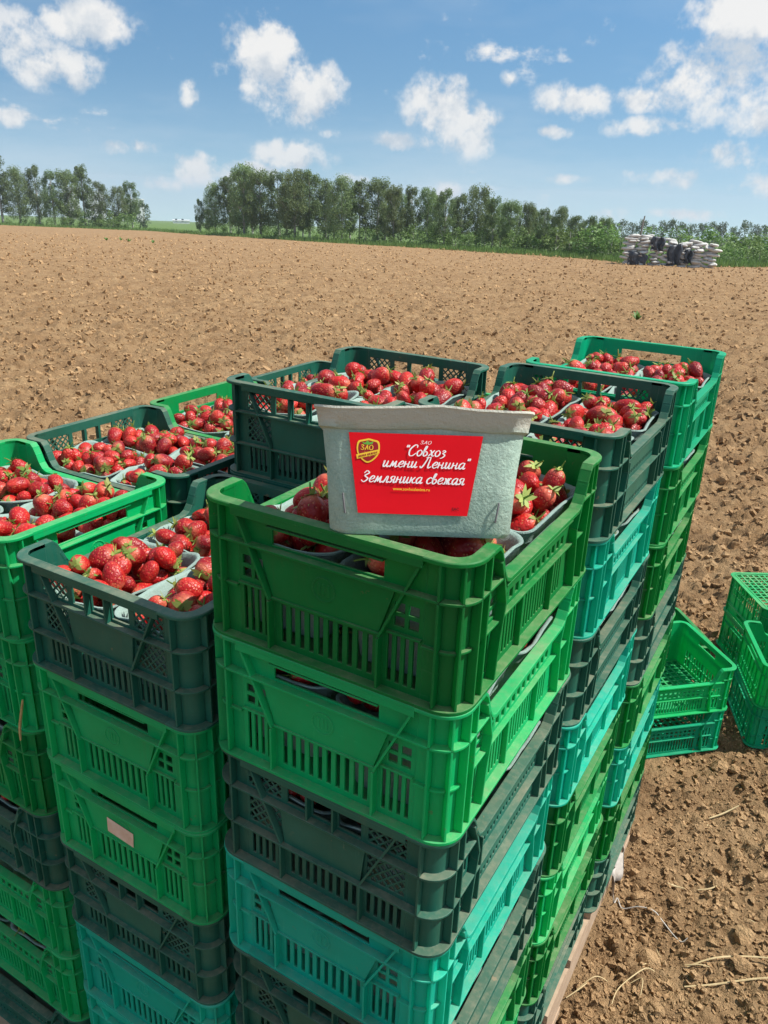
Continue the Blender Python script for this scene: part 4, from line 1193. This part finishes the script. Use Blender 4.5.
def make_tree_kind(seed, H, wid, low, mat, clumps, per=34, size=.16):
    rr = random.Random(seed); tr = MB(); bl = []
    lean = rr.uniform(-.03, .03) * H
    tr.tube([(0, 0, -.3), (lean * .2, 0, H * .3), (lean * .6, .05, H * .62), (lean, 0, H * .95)], [.020 * H, .016 * H, .010 * H, .003 * H], 7)
    for k in range(clumps):
        t = rr.random(); z = H * (low + (1 - low) * t); prof = math.sin(math.pi * min(1, .20 + .72 * t)) ** .6
        a = rr.uniform(0, 6.3); d = wid * prof * rr.random() ** .5
        x, y = lean * z / H + d * math.cos(a), d * math.sin(a)
        ra = wid * rr.uniform(.20, .40); bl.append((x, y, min(z, H * .965), ra, ra * rr.uniform(1.0, 1.7)))
        if k % 4 == 0:
            z0 = max(z - d * 1.3, H * .2); tr.tube([(lean * z0 / H, 0, z0), (x * .55, y * .55, (z0 + z) / 2), (x, y, z)], [.006 * H, .004 * H, .0015 * H], 5)
    return tr.mesh('trunk', M['bark'], 60), leaf_cloud(seed, bl, per, size, mat)
KINDS = [make_tree_kind(10 + k, 1.0 * h, w, lo, M['leafA'] if k % 2 else M['leafB'], int(n * 1.15), 180, .095)
         for k, (h, w, lo, n) in enumerate([(10, 2.0, .16, 62), (10, 2.3, .20, 70), (10, 1.8, .22, 56), (10, 2.2, .14, 74), (10, 1.6, .20, 52), (10, 2.5, .20, 80)])]
BUSH = [make_tree_kind(60 + k, 3.0, 1.6, .05, M['leafC'], 26, 34, .13) for k in range(3)]
FAR = [make_tree_kind(80 + k, 10, 3.0, .05, M['leafD'], 44, 30, .30) for k in range(3)]

def plant_tree(az, d, h, k, label, group, kinds=KINDS, name='tree', wid=1.0, cat='tree', sink=0.0):
    x, y = polar(az, d); xs = np.array([x]); ys = np.array([y]); z = float(meadow_z(xs, ys)[0])
    tr, cr = kinds[k % len(kinds)]; H0 = 3.0 if kinds is BUSH else 10.0; s = h / H0
    e = empty(name, (x, y, z - sink), (0, 0, random.uniform(0, 6.3))); e.scale = (s * wid, s * wid, s); tag(e, label, cat, group)
    link('trunk', tr, e); link('crown', cr, e)
    return e
PXH = 790.0
NTH = 'first second third fourth fifth sixth seventh eighth ninth tenth eleventh twelfth thirteenth fourteenth fifteenth sixteenth seventeenth eighteenth nineteenth twentieth twenty-first twenty-second twenty-third twenty-fourth twenty-fifth twenty-sixth'.split()
left = [(a_, p_ - 10) for a_, p_ in [(-58.6, 62), (-57.2, 58), (-55.9, 56), (-54.9, 60), (-53.9, 52), (-52.8, 55), (-51.9, 52), (-51.0, 54), (-50.1, 58), (-49.1, 46), (-48.0, 43), (-47.2, 47)]]
for i, (a, px) in enumerate(left):
    d = edge_d(a) + 6 + (i % 3) * 2.5
    lab_ = f'{NTH[i - 2]} tree from the left edge in the left clump' if 2 <= i else 'tall tree at the left picture edge in the left clump'
    plant_tree(a, d, px * d / PXH * 1.04, i + (i // 3), lab_, 'trees of the left clump', wid=random.uniform(.85, 1.15))
main = [(a_, p_ - 8) for a_, p_ in [(-42.9, 35), (-41.9, 50), (-40.9, 58), (-40.0, 63), (-38.9, 64), (-37.7, 62), (-36.6, 64), (-35.6, 63), (-34.5, 56), (-33.4, 60), (-32.2, 60), (-31.0, 62), (-29.9, 58), (-28.7, 60), (-27.6, 58), (-26.4, 57),
        (-25.3, 56), (-24.2, 56), (-23.1, 54), (-22.0, 50), (-20.9, 50), (-19.8, 46), (-18.7, 46), (-17.7, 42), (-16.7, 41), (-15.8, 38)]]
for i, (a, px) in enumerate(main):
    d = edge_d(a) + 5 + (i % 3) * 2.5
    plant_tree(a, d, (px * random.uniform(.93, 1.07)) * d / PXH * 1.04, i * 5 + i // 4, f'{NTH[i]} tree from the left in the long row beyond the field', 'trees of the long row', wid=random.uniform(.9, 1.2) * (.8 if i == 0 else 1))
for i, (a, px) in enumerate(main[:-1]):
    if i % 3 == 1: continue
    a2 = a + .55; d = edge_d(a2) + 13 + (i % 2) * 3
    plant_tree(a2, d, (px - 7) * d / PXH, i * 3 + 1, f'tree standing behind the {NTH[i]} tree of the long row', 'trees behind the long row', wid=random.uniform(.9, 1.2))
for i in range(44):
    a = -46.5 + i * .98 if i < 3 else -24 + (i - 3) * .62
    if -46 < a < -43 or a > 4: continue
    d = (150 if a < -30 else 175) + random.uniform(-20, 25)
    x, y = polar(a, d); z = float(meadow_z(np.array([x]), np.array([y]))[0])
    top_px = 232 + .04 * (i - 3) * 10 / 10
    h = max(6.0, (CAM.z - z) - d * math.tan(R(1.75 + .012 * (a + 16) * 10 / 10)))
    plant_tree(a, d, h * random.uniform(.68, .82), i, 'tree in the distant wood on the right', 'trees of the distant wood', FAR)
for i, (a, h, n) in enumerate([(-57.6, 1.6, 3), (-55.5, 1.3, 3), (-53.0, 1.4, 3), (-51.2, 1.3, 3), (-49.9, 2.2, 2), (-48.4, 2.1, 2), (-42.0, 1.2, 3), (-38.5, 1.3, 3), (-35.2, 1.2, 3), (-31.8, 1.3, 3), (-28.5, 1.5, 3), (-25.6, 1.4, 3), (-22.6, 1.6, 3), (-19.8, 1.8, 3), (-17.2, 2.0, 3)]):
    for j in range(n):
        aa = a + j * .9; d = edge_d(aa) + 3.5 + random.uniform(0, 2)
        plant_tree(aa, d, h * random.uniform(.7, 1.15), i + j, 'low bush in the undergrowth along the field edge', 'bushes along the field edge', BUSH, 'bush', 1.4, 'bush')
for i, (a, dd, h) in enumerate([(-15.9, 4, 1.6), (-15.2, 3, 1.9), (-14.7, 4, 1.7), (-7.6, 3, 1.5), (-6.8, 5, 2.1), (-6.1, 2, 1.3), (-5.3, 4, 1.8), (-4.4, 3, 1.5), (-3.5, 5, 2.2), (-7.2, 8, 2.4), (-5.8, 9, 2.6), (-4.6, 10, 2.6), (-9, 12, 2.8), (-11, 14, 2.6), (-13, 13, 2.6)]):
    d = edge_d(a) + dd; plant_tree(a, d, h * .75, i, 'leafy bush beside the pile of sacks', 'bushes round the sack pile', BUSH, 'bush', 1.5, 'bush')

# grass tufts on the bank behind the field
def grass_bank():
    r_ = np.random.default_rng(5); V = []
    az = np.radians(r_.uniform(-60, 0, 26000)); e = edge_d(np.degrees(az)); d = e - .8 + r_.exponential(3.2, len(az))
    x = C0[0] + d * np.sin(az); y = C0[1] + d * np.cos(az); z = meadow_z(x, y)
    h = r_.uniform(.15, .55, len(az)); a = r_.uniform(0, 6.28, len(az)); w = .07
    dx, dy = np.cos(a) * w, np.sin(a) * w; tx, ty = r_.normal(0, .1, len(az)), r_.normal(0, .1, len(az))
    v = np.stack([np.stack([x - dx, y - dy, z - .1], 1), np.stack([x + dx, y + dy, z - .1], 1), np.stack([x + tx, y + ty, z + h], 1)], 1).reshape(-1, 3)
    return np_mesh('grass', v, np.arange(len(v)).reshape(-1, 3), M['leafC'], False)
tag(link('grass', grass_bank()), 'rough green grass along the edge of the field', 'grass', kind='stuff')

# ------------------------------------------------------------------ pile of sacks, pole, far houses, weeds
def sack_mesh(k):
    rr = random.Random(k); vs, fs = [], []; ns, nr = 14, 9
    for i in range(nr + 1):
        t = i / nr; a = math.pi * t
        for j in range(ns):
            b = 2 * math.pi * j / ns; c, s = math.cos(b), math.sin(b)
            e = .55; q = math.sin(a) ** .45 if 0 < t < 1 else .25
            X = .48 * -math.cos(a) * (1 + .03 * math.sin(b * 3)); Y = .27 * q * math.copysign(abs(c) ** e, c); Z = .13 * q * math.copysign(abs(s) ** e, s)
            vs.append((X + rr.uniform(-.012, .012), Y + rr.uniform(-.012, .012), Z + rr.uniform(-.012, .012)))
    for i in range(nr):
        for j in range(ns): fs.append((i * ns + j, (i + 1) * ns + j, (i + 1) * ns + (j + 1) % ns, i * ns + (j + 1) % ns))
    fs += [tuple(range(ns))[::-1], tuple(range(nr * ns, (nr + 1) * ns))]
    mb = MB(); mb.add(vs, fs); return mb.mesh('sack', M['sackw'], 60)
SACKS = [sack_mesh(k) for k in range(4)]
PD = float(edge_d(-11.5)) - 3.0
ax, ay = polar(-14.45, PD); bx, by = polar(-8.55, PD); pz = float(base_height(np.array([(ax + bx) / 2]), np.array([(ay + by) / 2]))[0])
along = Vector((bx - ax, by - ay, 0)); PL_ = along.length; along.normalize(); away = Vector((-along.y, along.x, 0)); pang = math.atan2(along.y, along.x)
def pile_top(u): return (.95 + .10 * math.sin(u * 9)) if u < .72 else (.86 if u < .88 else .80)
HP = 25 / PXH * PD
for row in range(2):
    n_l = 12
    for l in range(n_l):
        zf = (l + .5) / n_l
        cnt = int(PL_ / .66)
        for k in range(cnt):
            u = (k + .5 + .25 * (l % 2) - .12) / cnt
            if zf > pile_top(u) + random.uniform(-.06, .06): continue
            if row == 1 and l < 8: continue
            p = Vector((ax, ay, pz)) + along * (u * PL_ + random.uniform(-.08, .08)) + away * (row * .75 + .25 * zf + random.uniform(-.1, .1))
            o = link('sack', SACKS[random.randrange(4)], None, (p.x, p.y, pz + zf * HP), (random.uniform(-.15, .15), random.uniform(-.2, .2), pang + (random.uniform(-.25, .25) if random.random() < .6 else math.pi / 2)))
            o.scale = (.76, .9, HP / n_l / .215)
            tag(o, 'white woven sack in the big pile at the edge of the field', 'sack', 'sacks in the pile')
def drape(u0, u1, zt0, zt1, zb0, zb1, label):
    mb = MB(); ni, nj = 14, 9; vs = []
    rr = random.Random(int(u0 * 100))
    for j in range(nj + 1):
        for i in range(ni + 1):
            u, v = i / ni, j / nj
            zt = zt0 + (zt1 - zt0) * u; zb = zb0 + (zb1 - zb0) * u; zf = zb + (zt - zb) * v
            uu = u0 + (u1 - u0) * u + .012 * math.sin(7 * v + u * 3)
            off = -.42 + .25 * zf + .10 * math.sin(11 * u + 2 * v) + .07 * math.sin(23 * u) * (1 - v) + rr.uniform(-.04, .04)
            p = Vector((ax, ay, pz)) + along * (uu * PL_) + away * off; vs.append((p.x, p.y, pz + zf * HP))
    mb.add(vs, [(j * (ni + 1) + i, j * (ni + 1) + i + 1, (j + 1) * (ni + 1) + i + 1, (j + 1) * (ni + 1) + i) for j in range(nj) for i in range(ni)])
    o = tag(link('tarpaulin', mb.mesh('tarpaulin', M['tarp'], 70)), label, 'tarpaulin', 'black sheets on the sack pile'); s_ = o.modifiers.new('thickness', 'SOLIDIFY'); s_.thickness = .02
drape(.06, .27, .48, .36, .02, .0, 'black sheet low over the left end of the sack pile')
drape(.29, .43, 1.0, .98, .55, .50, 'black sheet over the top middle of the sack pile')
drape(.48, .62, .70, .82, .05, .10, 'large black sheet over the middle of the sack pile')
drape(.65, .74, .62, .58, .15, .16, 'dark blue-black sheet beside the right-hand sacks')
x, y = polar(-13.5, PD + 5); mb = MB(); zb = float(meadow_z(np.array([x]), np.array([y]))[0]); mb.tube([(0, 0, -.3), (.03, 0, 2), (.10, .02, 44 / PXH * PD)], [.07, .06, .04], 7)
tag(link('pole', mb.mesh('pole', M['pole'], 60), None, (x, y, zb)), 'thin grey pole standing behind the sack pile', 'pole')

def house(az, d, w, h, label, roof=False):
    x, y = polar(az, d); z = float(meadow_z(np.array([x]), np.array([y]))[0]); e = empty('house', (x, y, z), (0, 0, -R(az))); tag(e, label, 'building')
    mb = MB(); mb.box(-w / 2, w / 2, -w / 3, w / 3, -2, h); link('wall', mb.mesh('house_wall', M['wall']), e)
    mb = MB()
    if roof: mb.prism([(-w / 2 - .4, h + .01), (w / 2 + .4, h + .01), (0, h + w * .32)], lambda u, v, t: Vector((u, t, v)), -w / 3 - .3, w / 3 + .3)
    else: mb.box(-w / 2 - .2, w / 2 + .2, -w / 3 - .2, w / 3 + .2, h + .01, h + .5)
    link('roof', mb.mesh('house_roof', M['roof'] if roof else M['wall']), e)
    wm = MB(); wm.box(-.5, .5, -.05, .05, 0, 1.3); wme = wm.mesh('house_window', M['glass'])
    for fl in range(max(1, int((h) // 3))):
        for k in range(max(2, int(w // 3.2))): link('window', wme, e, (-w / 2 + 1.6 + k * 3.1, -w / 3 - .02, 1.0 + fl * 3))
house(-49.4, 520, 11, 15, 'white tower block glimpsed between trunks of the left clump, right one')
house(-50.8, 540, 9, 17, 'white tower block glimpsed between trunks of the left clump, left one')
house(-47.1, 480, 12, 11, 'pale block glimpsed at the right end of the left clump')
house(-44.1, 430, 8, 1.2, 'small pale house in the gap between the tree groups')

def weed(x, y, n, h, label):
    z = ground_z(x, y) if math.hypot(x, y) < 60 else smooth_z(x, y); mb = MB(); rr = random.Random(int(x * 100))
    for k in range(n):
        a = rr.uniform(0, 6.3); l = h * rr.uniform(.5, 1.1); lean = rr.uniform(.2, 1.0); d = Vector((math.cos(a), math.sin(a), 0)); s = Vector((-d.y, d.x, 0))
        pts = []
        for q in range(5):
            u = q / 4; c = d * (l * lean * u) + Vector((0, 0, l * u * (1 - .35 * u * lean))); w = l * .16 * math.sin(math.pi * min(1, u * .85 + .12)); pts += [c - s * w, c + s * w]
        mb.add(pts, [(2 * q, 2 * q + 1, 2 * q + 3, 2 * q + 2) for q in range(4)])
    e = empty('weed', (x, y, z)); tag(e, label, 'weed', 'weeds in the field'); link('leaves', mb.mesh('weed_leaves', M['weed']), e)
    st_ = MB(); st_.tube([(0, 0, -.02), (0, 0, h * .3)], [.01 * h * 4, .006 * h * 4], 5); link('stem', st_.mesh('weed_stem', M['weed']), e)
def on_px(az, d): return polar(az, d)
wx, wy = polar(-12.9, 15.5); weed(wx, wy, 20, .19, 'green weed standing alone in the ploughed field on the right')
for a, d, lbl in ((-48.9, 60, 'left one of the faint weeds below the left clump'), (-47.5, 58, 'middle one of the faint weeds below the left clump'), (-46.0, 58, 'right one of the faint weeds below the left clump'), (-48.0, 62, 'rear one of the faint weeds below the left clump')):
    wx, wy = polar(a, d); weed(wx, wy, 22, .26, lbl)

# ------------------------------------------------------------------ air
hm = bpy.data.materials.new('thin_haze'); hm.use_nodes = True; ht = NT(hm.node_tree); ht.n.clear()
ho = ht.node('ShaderNodeOutputMaterial'); hv = ht.node('ShaderNodeVolumePrincipled')
hv.inputs['Color'].default_value = (.86, .92, 1.0, 1); hv.inputs['Density'].default_value = .0004; hv.inputs['Anisotropy'].default_value = .2
ht.l.new(hv.outputs[0], ho.inputs['Volume'])
hb = MB(); hb.box(-1000, 1000, -1000, 1000, -42, 9.5)
tag(link('haze', hb.mesh('haze', hm)), 'thin summer haze over the field', 'haze', kind='stuff')
